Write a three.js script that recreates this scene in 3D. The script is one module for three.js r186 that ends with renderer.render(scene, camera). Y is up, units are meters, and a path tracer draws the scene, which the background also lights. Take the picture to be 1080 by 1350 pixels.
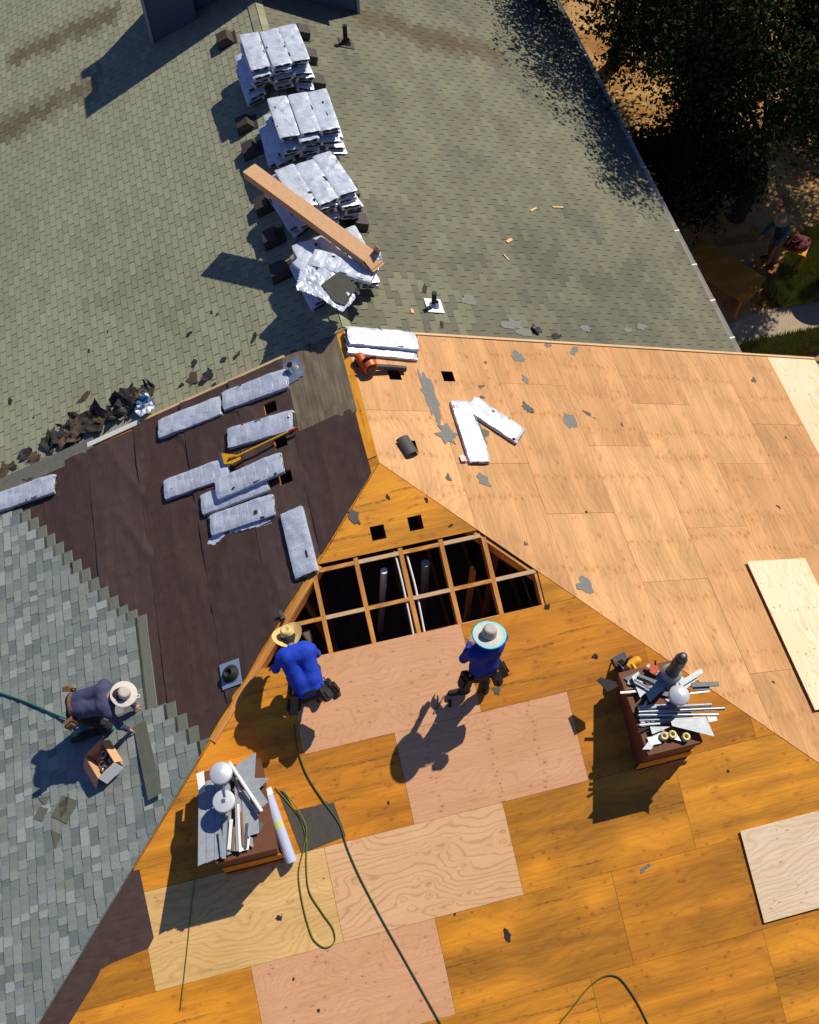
import * as THREE from 'three';
import { mergeGeometries } from 'three/addons/utils/BufferGeometryUtils.js';

// ---------- camera, sky, sun, exposure ----------
const scene = new THREE.Scene();
const CAM = new THREE.Vector3(-1.30, 11.571, 9.559), YAW = 13.705 * Math.PI / 180, PITCH = 60.89 * Math.PI / 180, FPX = 1281.18;
const camera = new THREE.PerspectiveCamera(2 * Math.atan(675 / FPX) * 180 / Math.PI, 1080 / 1350, 0.1, 400);
const FWD = new THREE.Vector3(Math.sin(YAW) * Math.cos(PITCH), -Math.sin(PITCH), -Math.cos(YAW) * Math.cos(PITCH));
const RIGHT = new THREE.Vector3(Math.cos(YAW), 0, Math.sin(YAW)), UP = new THREE.Vector3().crossVectors(RIGHT, FWD);
camera.position.copy(CAM); camera.lookAt(CAM.clone().add(FWD)); camera.updateMatrixWorld();

const SUN_EL = 48 * Math.PI / 180, SUN_AZ = 33.5 * Math.PI / 180;
const SUN = new THREE.Vector3(Math.cos(SUN_EL) * Math.cos(SUN_AZ), Math.sin(SUN_EL), -Math.cos(SUN_EL) * Math.sin(SUN_AZ));
{
  // clear sky: deep blue overhead, paler towards the horizon, brighter round the sun
  const w = 256, h = 128, d = new Float32Array(w * h * 4), dir = new THREE.Vector3();
  for (let j = 0; j < h; j++) for (let i = 0; i < w; i++) {
    const th = ((j + 0.5) / h - 0.5) * Math.PI, ph = ((i + 0.5) / w - 0.5) * 2 * Math.PI;
    dir.set(Math.cos(th) * Math.cos(ph), Math.sin(th), Math.cos(th) * Math.sin(ph));
    const e = Math.max(0, dir.y), k = Math.pow(1 - e, 3.2), g = Math.pow(Math.max(0, dir.dot(SUN)), 14) * 0.5;
    const b = dir.y < 0 ? 0.55 : 1, o = (j * w + i) * 4;
    d[o] = (0.05 + 0.27 * k + g) * b; d[o + 1] = (0.14 + 0.29 * k + g * 0.95) * b; d[o + 2] = (0.46 + 0.2 * k + g * 0.8) * b; d[o + 3] = 1;
  }
  const t = new THREE.DataTexture(d, w, h, THREE.RGBAFormat, THREE.FloatType);
  t.mapping = THREE.EquirectangularReflectionMapping; t.magFilter = THREE.LinearFilter; t.minFilter = THREE.LinearFilter; t.needsUpdate = true;
  scene.background = t; scene.environment = t;
  scene.backgroundIntensity = 0.5; scene.environmentIntensity = 0.5;
}
const sun = new THREE.DirectionalLight(new THREE.Color(1, 0.925, 0.79), 4.4);
sun.position.copy(SUN).multiplyScalar(60); sun.castShadow = true; sun.shadow.mapSize.set(4096, 4096); sun.shadow.radius = 1;
Object.assign(sun.shadow.camera, { left: -26, right: 26, top: 26, bottom: -26, near: 1, far: 140 });
scene.add(sun, sun.target);
const renderer = new THREE.WebGLRenderer({ antialias: true });
renderer.setSize(819, 1024);
renderer.toneMapping = THREE.LinearToneMapping; renderer.toneMappingExposure = 1.08;
renderer.shadowMap.enabled = true;

// ---------- numbers, noise ----------
function rngOf(seed) { let a = seed >>> 0; return () => { a = (a + 0x6D2B79F5) | 0; let t = Math.imul(a ^ (a >>> 15), 1 | a); t = (t + Math.imul(t ^ (t >>> 7), 61 | t)) ^ t; return ((t ^ (t >>> 14)) >>> 0) / 4294967296; }; }
const PERM = new Float32Array(65536); { const r = rngOf(7); for (let i = 0; i < 65536; i++) PERM[i] = r() * 2 - 1; }
function noise2(x, y) {          // value noise, -1 .. 1
  const xi = Math.floor(x), yi = Math.floor(y), fx = x - xi, fy = y - yi, u = fx * fx * (3 - 2 * fx), v = fy * fy * (3 - 2 * fy);
  const h = (a, b) => PERM[(Math.imul(a, 374761) + Math.imul(b, 668265)) & 65535];
  const a = h(xi, yi), b = h(xi + 1, yi), c = h(xi, yi + 1), d = h(xi + 1, yi + 1);
  return a + (b - a) * u + (c - a) * v + (a - b - c + d) * u * v;
}
function noise3(x, y, z) { const k = Math.floor(z), f = z - k, w = f * f * (3 - 2 * f); return noise2(x + k * 17.3, y + k * 9.1) * (1 - w) + noise2(x + (k + 1) * 17.3, y + (k + 1) * 9.1) * w; }
const fbm = (x, y) => noise2(x, y) * 0.55 + noise2(x * 2.1 + 5, y * 2.1) * 0.3 + noise2(x * 4.3, y * 4.3 + 9) * 0.15;
const clamp = (x, a = 0, b = 1) => Math.min(b, Math.max(a, x)), mix = (a, b, t) => a + (b - a) * t;
const smooth = (a, b, x) => { const t = clamp((x - a) / (b - a)); return t * t * (3 - 2 * t); };
const V = (x, y, z) => new THREE.Vector3(x, y, z);

// ---------- the roof planes ----------
const SL = 0.38, CS = 1 / Math.hypot(1, SL), SN = SL * CS, ZB = 2.431, EAVE = 9.76;   // rise per run, its cosine and sine, hip apex, eave
function rayOf(px, py) { return RIGHT.clone().multiplyScalar((px - 540) / FPX).addScaledVector(UP, -(py - 675) / FPX).add(FWD).normalize(); }
class Plane {
  constructor(o, U, N, W) { this.o = o; this.U = U; this.N = N; this.V = W; this.q = new THREE.Quaternion().setFromRotationMatrix(new THREE.Matrix4().makeBasis(U, N, W)); }
  at(u, v, h = 0) { return this.o.clone().addScaledVector(this.U, u).addScaledVector(this.V, v).addScaledVector(this.N, h); }
  uv(px, py, h = 0) { const d = rayOf(px, py), t = (this.o.clone().sub(CAM).dot(this.N) + h) / d.dot(this.N), p = CAM.clone().addScaledVector(d, t).sub(this.o); return [p.dot(this.U), p.dot(this.V)]; }
  px(px, py, h = 0) { const [u, v] = this.uv(px, py, h); return this.at(u, v, h); }
}
const DROP = 0.1;     // the old shingled roof lies this much below the stripped one
const mk = (y) => ({ L: new Plane(V(0, y, 0), V(0, 0, 1), V(-SN, CS, 0), V(-CS, -SN, 0)), R: new Plane(V(0, y, 0), V(0, 0, -1), V(SN, CS, 0), V(CS, -SN, 0)) });
const { L, R } = mk(0), { L: OL, R: OR } = mk(-DROP), F = new Plane(V(0, 0, ZB), V(1, 0, 0), V(0, CS, SN), V(0, -SN, CS));
function levelAt(y) { return new Plane(V(0, y, 0), V(1, 0, 0), V(0, 1, 0), V(0, 0, 1)); }   // u = x, v = z

// ---------- naming ----------
const taken = new Map();
function numbered(n) { const k = taken.get(n) ?? 0; taken.set(n, k + 1); return k ? `${n}_${String(k).padStart(3, '0')}` : n; }
function tag(o, label, category, group, kind) { o.userData.label = label; o.userData.category = category; if (group) o.userData.group = group; if (kind) o.userData.kind = kind; return o; }
function top(o, name, label, category, group) { o.name = numbered(name); scene.add(o); return tag(o, label, category, group); }
function mesh(geo, mat, name, parent) { const m = new THREE.Mesh(geo, mat); m.castShadow = m.receiveShadow = true; m.name = name; if (parent) parent.add(m); return m; }
function set(o, P, u, v, h = 0, turn = 0) { o.position.copy(P.at(u, v, h)); o.quaternion.copy(P.q); if (turn) o.quaternion.multiply(new THREE.Quaternion().setFromAxisAngle(V(0, 1, 0), turn)); return o; }

// ---------- geometry helpers ----------
function prism(poly, y0, y1, uvf = (a, b) => [a, b], holes = []) {   // polygon in (x, z) between heights y0 and y1
  const cw = (p, want) => { let s = 0; for (let i = 0; i < p.length; i++) { const a = p[i], b = p[(i + 1) % p.length]; s += a[0] * b[1] - b[0] * a[1]; } return (s > 0) === want ? p : p.slice().reverse(); };
  poly = cw(poly, true); holes = holes.map(h => cw(h, false));
  const all = [poly, ...holes], flat = all.flat(), tri = THREE.ShapeUtils.triangulateShape(poly.map(p => new THREE.Vector2(p[0], p[1])), holes.map(h => h.map(p => new THREE.Vector2(p[0], p[1]))));
  const P = [], T = [], push = (p, y) => { P.push(p[0], y, p[1]); T.push(...uvf(p[0], p[1])); };
  for (const [a, b, c] of tri) { push(flat[a], y1); push(flat[c], y1); push(flat[b], y1); push(flat[a], y0); push(flat[b], y0); push(flat[c], y0); }
  for (const ring of all) for (let i = 0; i < ring.length; i++) {
    const a = ring[i], b = ring[(i + 1) % ring.length];
    push(a, y0); push(a, y1); push(b, y1); push(a, y0); push(b, y1); push(b, y0);
  }
  const g = new THREE.BufferGeometry(); g.setAttribute('position', new THREE.Float32BufferAttribute(P, 3)); g.setAttribute('uv', new THREE.Float32BufferAttribute(T, 2)); g.computeVertexNormals(); return g;
}
function prismXY(poly, z0, z1) {     // polygon in (x, y) drawn out along z
  const g = prism(poly, z0, z1), p = g.attributes.position; for (let i = 0; i < p.count; i++) p.setXYZ(i, p.getX(i), p.getZ(i), p.getY(i));
  for (let i = 0; i < p.count; i += 3) for (const k of ['getX', 'getY', 'getZ']) { const s = 'set' + k[3], a = p[k](i + 1), b = p[k](i + 2); p[s](i + 1, b); p[s](i + 2, a); }
  g.computeVertexNormals(); return g;
}
function clip(poly, a, b, c) {      // keep a*x + b*y <= c
  const out = [], f = p => a * p[0] + b * p[1] - c;
  for (let i = 0; i < poly.length; i++) {
    const p = poly[i], q = poly[(i + 1) % poly.length], fp = f(p), fq = f(q);
    if (fp <= 0) out.push(p);
    if ((fp < 0 && fq > 0) || (fp > 0 && fq < 0)) { const t = fp / (fp - fq); out.push([p[0] + (q[0] - p[0]) * t, p[1] + (q[1] - p[1]) * t]); }
  }
  return out;
}
const rect = (a, b, c, d) => [[a, b], [c, b], [c, d], [a, d]];
function areaOf(p) { let s = 0; for (let i = 0; i < p.length; i++) { const a = p[i], b = p[(i + 1) % p.length]; s += a[0] * b[1] - b[0] * a[1]; } return Math.abs(s) / 2; }
function box(w, h, d, x = 0, y = 0, z = 0) { const g = new THREE.BoxGeometry(w, h, d); g.translate(x, y, z); return g; }
function cyl(r0, r1, h, n = 20, x = 0, y = 0, z = 0) { const g = new THREE.CylinderGeometry(r1, r0, h, n); g.translate(x, y + h / 2, z); return g; }
function beam(a, b, w, h, up = V(0, 1, 0)) {       // a timber from a to b, w wide, h deep (below the line a-b)
  const d = b.clone().sub(a), len = d.length(); d.normalize(); const s = new THREE.Vector3().crossVectors(up, d).normalize(), n = new THREE.Vector3().crossVectors(d, s);
  const g = new THREE.BoxGeometry(w, h, len); g.translate(0, -h / 2, 0); g.applyMatrix4(new THREE.Matrix4().makeBasis(s, n, d).setPosition(a.clone().add(b).multiplyScalar(0.5)));
  const uv = g.attributes.uv; for (let i = 0; i < uv.count; i++) uv.setXY(i, uv.getX(i) * len * 0.4, uv.getY(i) * 0.1); return g;
}
function rod(a, b, r0, r1 = r0, n = 10) { const d = b.clone().sub(a), g = new THREE.CylinderGeometry(r1, r0, d.length(), n); g.applyQuaternion(new THREE.Quaternion().setFromUnitVectors(V(0, 1, 0), d.clone().normalize())); g.translate((a.x + b.x) / 2, (a.y + b.y) / 2, (a.z + b.z) / 2); return g; }
function tube(pts, r, seg = 80, n = 7) { return new THREE.TubeGeometry(new THREE.CatmullRomCurve3(pts), seg, r, n); }
function lathe(pts, n = 32) { return new THREE.LatheGeometry(pts.map(p => new THREE.Vector2(p[0], p[1])), n); }

// ---------- materials ----------
const lin = (r, g, b) => new THREE.Color().setRGB(r, g, b);
const std = (color, roughness = 0.8, metalness = 0, extra = {}) => new THREE.MeshStandardMaterial({ color, roughness, metalness, side: THREE.DoubleSide, ...extra });
function texture(w, h, fn, srgb = true) {
  const d = new Uint8Array(w * h * 4);
  for (let j = 0; j < h; j++) for (let i = 0; i < w; i++) { const c = fn(i / w, j / h, i, j), o = (j * w + i) * 4; d[o] = clamp(c[0], 0, 255); d[o + 1] = clamp(c[1], 0, 255); d[o + 2] = clamp(c[2], 0, 255); d[o + 3] = 255; }
  const t = new THREE.DataTexture(d, w, h); t.wrapS = t.wrapT = THREE.RepeatWrapping; t.magFilter = THREE.LinearFilter; t.minFilter = THREE.LinearMipmapLinearFilter; t.generateMipmaps = true;
  if (srgb) t.colorSpace = THREE.SRGBColorSpace; t.needsUpdate = true; return t;
}
// plywood face, grain along x: 2.44 m by 1.22 m
function plyTexture(seed, o) {
  const r = rngOf(seed), s0 = r() * 100, knots = [], W = 2.44, H = 1.22;
  for (let c = 0; c < o.cols; c++) { const x = (c + 0.2 + r() * 0.6) / o.cols * W, pitch = o.pitch * (0.85 + r() * 0.3); for (let y = r() * pitch; y < H; y += pitch * (0.75 + r() * 0.5)) if (r() < 0.86) knots.push([x + (r() - 0.5) * 0.05 + (r() < 0.25 ? 0.05 : 0), y, o.kr * (0.5 + r()), 0.5 + r() * 0.5]); }
  for (let c = 0; c < o.stray; c++) knots.push([r() * W, r() * H, o.kr * (0.4 + r() * 0.9), 0.4 + r() * 0.6]);
  const G = 0.09, cells = new Map();
  for (const k of knots) { const R2 = k[2] * 5 + 0.02; for (let a = Math.floor((k[0] - R2 * 1.8) / G); a <= Math.floor((k[0] + R2 * 1.8) / G); a++) for (let b = Math.floor((k[1] - R2) / G); b <= Math.floor((k[1] + R2) / G); b++) { const key = a * 1000 + b; (cells.get(key) ?? cells.set(key, []).get(key)).push(k); } }
  const streaks = []; for (let i = 0; i < o.mould; i++) streaks.push([r() * W, r() * H, 0.2 + r() * 0.6, 0.006 + r() * 0.012]);
  return texture(1024, 512, (a, b) => {
    const x = a * W, y = b * H; let f = y * 2.2 + 0.55 * noise2(x * 0.9 + s0, y * 2.2) + 0.22 * noise2(x * 2.4, y * 5 + s0) + 0.06 * noise2(x * 7, y * 16 + s0), dark = 0, halo = 0;
    const near = cells.get(Math.floor(x / G) * 1000 + Math.floor(y / G));
    if (near) for (const k of near) {
      const dx = (x - k[0]) / 1.6, dy = y - k[1], q = Math.sqrt(dx * dx + dy * dy) / k[2];
      f += 0.07 * o.swirl * k[3] * Math.exp(-q * q * 0.12); dark = Math.max(dark, k[3] * smooth(1.15, 0.35, q + 0.45 * noise2(x * 55, y * 75))); halo = Math.max(halo, k[3] * Math.exp(-q * q * 0.3));
    }
    const ring = Math.pow(0.5 + 0.5 * Math.sin(f * Math.PI * 2 * o.rings), o.thin ?? 3);
    const st = 0.6 * noise2(x * 2.5 + s0, y * 85) + 0.4 * noise2(x * 9, y * 210 + s0), bl = noise2(x * 1.3 + s0, y * 1.9 + 3) * 0.4 + noise2(x * 3.1, y * 3.7 + s0) * 0.3 + noise2(x * 0.6 + s0, y * 8) * 0.5, fine = noise2(x * 60, y * 330);
    let m = 1 + o.streak * st + o.blotch * bl + 0.035 * fine - o.ringc * ring; let c = [o.c[0] * m, o.c[1] * (m - o.ringc * 0.35 * ring), o.c[2] * (m - o.ringc * 0.8 * ring + 0.04 * bl)];
    const kd = clamp(dark * o.knot + halo * o.knot * 0.3); const kc = o.kc ?? [96, 48, 16]; c = [mix(c[0], kc[0], kd * 0.85), mix(c[1], kc[1], kd * 0.85), mix(c[2], kc[2], kd * 0.85)];
    let mo = 0; for (const k of streaks) { const dy = (y - k[1] + 0.012 * noise2(x * 6, k[0] * 9)) / k[3], dx = (x - k[0]) / k[2]; if (dy * dy < 6 && dx * dx < 1.5) mo = Math.max(mo, Math.exp(-dy * dy - dx * dx * 2) * (0.55 + 0.45 * noise2(x * 30, y * 50))); }
    mo = clamp(mo) * 0.6; return [mix(c[0], 52, mo), mix(c[1], 32, mo), mix(c[2], 16, mo)];
  });
}
const PLY = {
  aged: [11, 12, 13, 14].map(s => plyTexture(s, { c: [212, 139, 30], rings: 3, ringc: 0.045, streak: 0.09, blotch: 0.2, cols: 2, pitch: 0.14, kr: 0.018, stray: 34, knot: 0.5, kc: [128, 72, 18], swirl: 2.5, mould: s === 12 ? 5 : s === 14 ? 2 : 0 })),
  warm: [21, 22, 23, 24].map(s => plyTexture(s, { c: [206, 153, 99], rings: 4, ringc: 0.045, streak: 0.07, blotch: 0.12, cols: 2 + s % 3, pitch: 0.095, kr: 0.023, stray: 22, knot: 0.55, kc: [158, 92, 38], swirl: 2, mould: 0 })),
  pink: [31, 32].map(s => plyTexture(s, { c: [223, 165, 121], rings: 8, ringc: 0.04, streak: 0.045, blotch: 0.04, cols: s === 32 ? 3 : 0, pitch: 0.066, kr: 0.011, stray: s === 32 ? 10 : 50, knot: 0.62, kc: [140, 78, 44], swirl: 1.5, thin: 5, mould: 0 })),
  figured: [41].map(s => plyTexture(s, { c: [230, 180, 130], rings: 4.5, ringc: 0.10, streak: 0.03, blotch: 0.03, cols: 0, pitch: 1, kr: 0.026, stray: 22, knot: 0.35, kc: [170, 110, 60], swirl: 7, thin: 7, mould: 0 })),
  cream: [51].map(s => plyTexture(s, { c: [230, 184, 116], rings: 6, ringc: 0.06, streak: 0.05, blotch: 0.05, cols: 0, pitch: 1, kr: 0.009, stray: 24, knot: 0.6, swirl: 2, mould: 0 })),
  white: [61, 62].map(s => plyTexture(s, { c: [234, 204, 168], rings: 6, ringc: 0.06, streak: 0.045, blotch: 0.035, cols: s === 61 ? 4 : 0, pitch: 0.12, kr: 0.008, stray: 26, knot: 0.75, swirl: 1.5, mould: 0 })),
};
const plyMats = new Map();
function plyMat(kind, i = 0, tone = 2) {     // tone 0..4: sheets differ a little in age
  const t = PLY[kind], key = kind + (i % t.length) + tone; if (!plyMats.has(key)) { const m = std(0xffffff, 0.72, 0, { map: t[i % t.length] }); const k = [0.84, 0.91, 0.97, 1.02, 1.08][tone]; m.color.setRGB(k, k * (0.94 + tone * 0.03), k * (0.86 + tone * 0.06)); plyMats.set(key, m); } return plyMats.get(key);
}
const grit = texture(512, 512, (a, b, i, j) => { const g = 232 + 26 * noise2(i * 0.9, j * 0.9) + 16 * noise2(i * 0.31, j * 0.33 + 50) + 14 * fbm(i * 0.03, j * 0.03); return [g, g, g]; });
const gritBump = texture(256, 256, (a, b, i, j) => { const g = 128 + 90 * noise2(i * 0.8, j * 0.8) + 30 * noise2(i * 0.3, j * 0.3); return [g, g, g]; }, false);
const feltTex = texture(512, 512, (a, b, i, j) => { const g = 1 + 0.12 * fbm(i * 0.02, j * 0.02) + 0.10 * noise2(i * 0.012, j * 0.5) + 0.05 * noise2(i * 0.6, j * 0.6); return [78 * g, 60 * g, 53 * g]; });
const wrapTex = texture(512, 512, (a, b, i, j) => { const g = 226 + 12 * noise2(i * 0.018, j * 0.018) + 12 * noise2(i * 0.2, j * 0.015) + 8 * noise2(i * 0.7, j * 0.7), p = (noise2(i * 0.05 + 9, j * 0.12) > 0.72 && noise2(i * 0.4, j * 0.4) > -0.2) ? -34 : 0; return [g + p - 3, g + p, g + p + 5]; });
const wrapBump = texture(256, 256, (a, b, i, j) => { const g = 128 + 70 * noise2(i * 0.05, j * 0.03) + 40 * Math.abs(noise2(i * 0.11 + 4, j * 0.09)) + 16 * noise2(i * 0.4, j * 0.4); return [g, g, g]; }, false);
const timberTex = texture(256, 256, (a, b, i, j) => { const g = 1 + 0.10 * noise2(i * 0.03, j * 0.35) + 0.08 * Math.sin(j * 0.3 + 3 * noise2(i * 0.02, j * 0.03)) + 0.05 * noise2(i * 0.5, j * 0.8); return [206 * g, 140 * g, 66 * g]; });
const cardTex = texture(256, 256, (a, b, i, j) => { const g = 1 + 0.03 * noise2(i * 0.6, j * 0.05) + 0.04 * fbm(i * 0.03, j * 0.03); return [206 * g, 162 * g, 120 * g]; });
const zincTex = texture(256, 256, (a, b, i, j) => { const g = 168 + 14 * fbm(i * 0.04, j * 0.04) + 8 * noise2(i * 0.02, j * 0.6); return [g - 6, g, g + 5]; });
const paleTex = texture(256, 256, (a, b, i, j) => { const g = 1 + 0.06 * noise2(i * 0.03, j * 0.35) + 0.04 * noise2(i * 0.5, j * 0.8); return [214 * g, 178 * g, 132 * g]; });
const MAT = {
  felt: std(0xffffff, 0.62, 0, { map: feltTex }), wrap: std(0xe9eff8, 0.38, 0.22, { map: wrapTex, bumpMap: wrapBump, bumpScale: 0.011 }),
  timber: std(0xffffff, 0.7, 0, { map: timberTex }), fresh: std(0xffffff, 0.75, 0, { map: paleTex }), card: std(0xffffff, 0.85, 0, { map: cardTex }),
  zinc: std(0xffffff, 0.5, 0.35, { map: zincTex }), bright: std(0xd8dde2, 0.28, 0.85), white: std(0xe8e8e4, 0.5), black: std(0x0c0c0d, 0.55), rubber: std(0x151516, 0.7), rust: std(0x74452b, 0.7, 0.05, { map: grit }),
  ventBrown: std(0x3f3630, 0.65, 0.1), deck: std(0x2a2622, 0.95), tornFelt: std(0x2c2724, 0.85), shingleGrey: std(0x6d6c66, 0.95, 0, { map: grit }), brownScrap: std(0x5b4a37, 0.95, 0, { map: grit }), bare: std(0x8a8984, 0.95, 0, { map: grit }),
  leather: std(0x1d1916, 0.6), tan: std(0x8d6a44, 0.75), yellow: std(0xe0a010, 0.45), red: std(0xb5261c, 0.45), orange: std(0xc8531a, 0.4), coral: std(0xc4583c, 0.8), skin: std(0xb27a5a, 0.6), steel: std(0x9ea3a8, 0.35, 0.9),
  brass: std(0xd9c98a, 0.5, 0.3), darkIn: std(0x120f0d, 0.95), grey: std(0x5f6468, 0.55, 0.2), siding: std(0x3d4f63, 0.7), pipe: std(0x565b5e, 0.45, 0.5),
};

// ---------- the house ----------
const house = new THREE.Group();
top(house, 'house', 'large house with its hip roof half stripped to plywood and half shingled', 'house');
const HOLES = { L: [[0.78, 1.41], [1.45, 1.36], [2.06, 1.40]], R: [[-0.82, 0.64], [-0.81, 1.55], [-2.14, 0.56]], F: [[-0.23, 0.96], [0.31, 0.94]] };
const holeRing = ([u, v], s = 0.1) => rect(u - s, v - s, u + s, v + s);
function sheet(P, poly, long, kind, idx, tone, lift = 0, org = null, flip = false, parent = house, name = 'plywood_sheet') {
  // long: 'u' or 'v', the direction of the face grain; org: corner of the whole sheet
  const [ou, ov] = org ?? poly[0], uvf = (u, v) => { let a = (long === 'u' ? u - ou : v - ov) / 2.44, b = (long === 'u' ? v - ov : u - ou) / 1.22; return flip ? [1 - a, 1 - b] : [a, b]; };
  const xs = poly.map(p => p[0]), ys = poly.map(p => p[1]), inside = (h) => h[0] > Math.min(...xs) + 0.1 && h[0] < Math.max(...xs) - 0.1 && h[1] > Math.min(...ys) + 0.1 && h[1] < Math.max(...ys) - 0.1;
  const hs = (P === L ? HOLES.L : P === R ? HOLES.R : P === F ? HOLES.F : []).filter(inside).map(h => holeRing(h));
  const m = mesh(prism(poly, lift, lift + 0.0125, uvf, name === 'plywood_sheet' ? hs : []), plyMat(kind, idx, tone), name, parent); m.position.copy(P.o); m.quaternion.copy(P.q); return m;
}
const G = 0.0022;      // half the gap between sheets
{
  // right slope, courses of 1.22 m from the ridge down; u = -z
  const r = rngOf(101);
  for (let c = 0; c < 8; c++) {
    const v0 = c * 1.22, v1 = v0 + 1.22; let u = -0.0;
    let first = [1.5, 2.44, 0.9, 2.1, 1.22, 2.44, 1.6, 2.44][c];
    for (let k = 0; k < 8; k++) {
      const w = k === 0 ? first : 2.44, u1 = u, u0 = u - w; u = u0; if (u1 < -ZB - 9.2) break;
      let poly = rect(u0 + G, v0 + G, u1 - G, v1 - G);
      poly = clip(poly, -1, -CS, ZB - 0.006);          // hip: -u - ZB <= v * cos
      if (poly.length < 3 || areaOf(poly) < 0.01) continue;
      const white = c === 7 && k < 2; r();
      sheet(R, poly, 'u', white ? 'white' : 'warm', white ? 0 : Math.floor(r() * 4), white ? 3 : 1 + Math.floor(r() * 3.4), r() * 0.003 - 0.0125, [u0, v0], r() < 0.5);
    }
  }
  // front slope; u = x, hips at |u| = v * cos
  const special = (row, u0) => ({ '2:-1.83': ['pink', 0, 3], '3:-0.61': ['pink', 1, 3], '4:-1.83': ['figured', 0, 3], '4:-4.27': ['cream', 0, 3], '5:-3.05': ['pink', 0, 3] })[row + ':' + u0.toFixed(2)];
  const starts = [-1.22, -1.22, -1.83, -0.61, -1.83, -3.05, -1.22, -0.3, -1.6];
  for (let c = 0; c < 9; c++) {
    const v0 = c * 1.22, v1 = v0 + 1.22;
    for (let k = -5; k < 6; k++) {
      const u0 = starts[c] + k * 2.44, u1 = u0 + 2.44; let base = rect(u0 + G, v0 + G, u1 - G, v1 - G);
      base = clip(base, 1, -CS, -0.008); base = clip(base, -1, -CS, -0.008); base = clip(base, 1, 0, 9.1); base = clip(base, -1, 0, 9.1);
      if (base.length < 3 || areaOf(base) < 0.01) continue;
      const sp = special(c, u0), kind = sp ? sp[0] : 'aged', idx = sp ? sp[1] : Math.floor(r() * 4), tone = sp ? sp[2] : Math.floor(r() * 4), flip = r() < 0.5, lift = -0.0125 + (sp ? 0.004 : r() * 0.003);
      if (c === 1) {       // the row that was opened: only a strip on the right of the opening is left
        const right = clip(base, -1, 0, -1.835); if (right.length > 2 && areaOf(right) > 0.005) sheet(F, right, 'u', kind, idx, tone, lift, [u0, v0], flip);
        continue;
      }
      sheet(F, base, 'u', kind, idx, tone, lift, [u0, v0], flip);
    }
  }
  // left slope under the felt: only the strip along the ridge and the edges show
  for (let c = 0; c < 8; c++) for (let k = 0; k < 5; k++) {
    const u0 = k * 2.44 - (c % 2) * 1.22, v0 = c * 1.22; let poly = clip(clip(rect(Math.max(0, u0) + G, v0 + G, u0 + 2.44 - G, v0 + 1.22 - G), 1, -CS, ZB - 0.008), -1, 0, 0);
    if (poly.length < 3 || areaOf(poly) < 0.02) continue; sheet(L, poly, 'u', 'aged', Math.floor(r() * 4), 2 + Math.floor(r() * 2), -0.0125, [u0, v0]);
  }
  // narrow board up the ridge on the left side, and hip edge of thicker boards
  const strip = mesh(prism(rect(0.02, 0.004, ZB - 0.12, 0.15), 0.001, 0.014, (a, b) => [a / 2.44, b / 1.22 + 0.3]), plyMat('aged', 1, 4), 'ridge_board', house); strip.position.copy(L.o); strip.quaternion.copy(L.q);
}
// framing in the opening: rafters, blocking, hip timbers
{
  const h = -0.014, fr = (u, v) => F.at(u, v, h), N = F.N;
  for (const u of [-1.81, -1.21, -0.61, 0.02, 0.60, 1.20, 1.815]) { const v0 = Math.max(0.9, Math.abs(u) / CS + 0.05), v1 = 2.62; if (v0 < v1) mesh(beam(fr(u, v0), fr(u, v1), 0.062, 0.19, N), MAT.timber, 'rafter', house); }
  const row = (v, a, b) => { const us = [-1.81, -1.21, -0.61, 0.02, 0.60, 1.20, 1.815].filter(u => u > a && u < b), e = [a, ...us, b]; for (let i = 0; i + 1 < e.length; i++) if (e[i + 1] - e[i] > 0.1) mesh(beam(fr(e[i] + (i ? 0.032 : 0), v), fr(e[i + 1] - (i + 2 < e.length ? 0.032 : 0), v), 0.055, 0.09, N), i % 2 ? MAT.fresh : MAT.timber, 'blocking', house); };
  row(1.30, -1.13, 1.16); row(1.95, -1.78, 1.815); row(2.46, -2.2, 1.9);
  // hip timber along the left edge of the opening
  const hipL = v => F.at(-v * CS, v, 0), hipR = v => F.at(v * CS, v, 0);
  mesh(beam(hipL(1.22).add(V(0.02, 0.006, 0.02)), hipL(3.2).add(V(0.02, 0.006, 0.02)), 0.085, 0.22), MAT.timber, 'hip_rafter', house);
  mesh(beam(hipR(1.0).add(V(-0.04, -0.03, 0.0)), hipR(2.6).add(V(-0.04, -0.03, 0.0)), 0.05, 0.2), MAT.timber, 'hip_rafter', house);
  // white conduits beside the middle rafter and down to the ceiling
  mesh(tube([F.at(-0.06, 1.25, -0.06), F.at(-0.05, 1.7, -0.05), F.at(-0.055, 2.5, -0.06)], 0.017, 24), MAT.white, 'conduit', house);
  mesh(tube([F.at(0.10, 1.35, -0.07), F.at(0.115, 1.8, -0.06), F.at(0.10, 2.5, -0.08)], 0.015, 24), MAT.white, 'conduit', house);
  mesh(rod(V(-0.25, -0.7, 3.75), V(-0.35, -2.95, 3.7), 0.05), MAT.white, 'drain_pipe', house);
  mesh(rod(V(0.35, -0.75, 3.75), V(0.35, -2.95, 3.72), 0.06), MAT.zinc, 'drain_pipe', house);
  for (const [x, z, x2, z2] of [[1.0, 4.0, 0.75, 4.6], [-1.5, 3.6, -1.0, 4.4], [1.6, 3.4, 1.2, 4.2]]) mesh(beam(V(x, -0.85, z), V(x2, -3.0, z2), 0.05, 0.12, V(0, 0, 1)), MAT.timber, 'web_member', house);
  for (let x = -6; x <= 6; x += 0.61) mesh(beam(V(x + 0.02, -2.86, 1.0), V(x + 0.02, -2.86, 9.5), 0.05, 0.14), MAT.timber, 'ceiling_joist', house);
}
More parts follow.
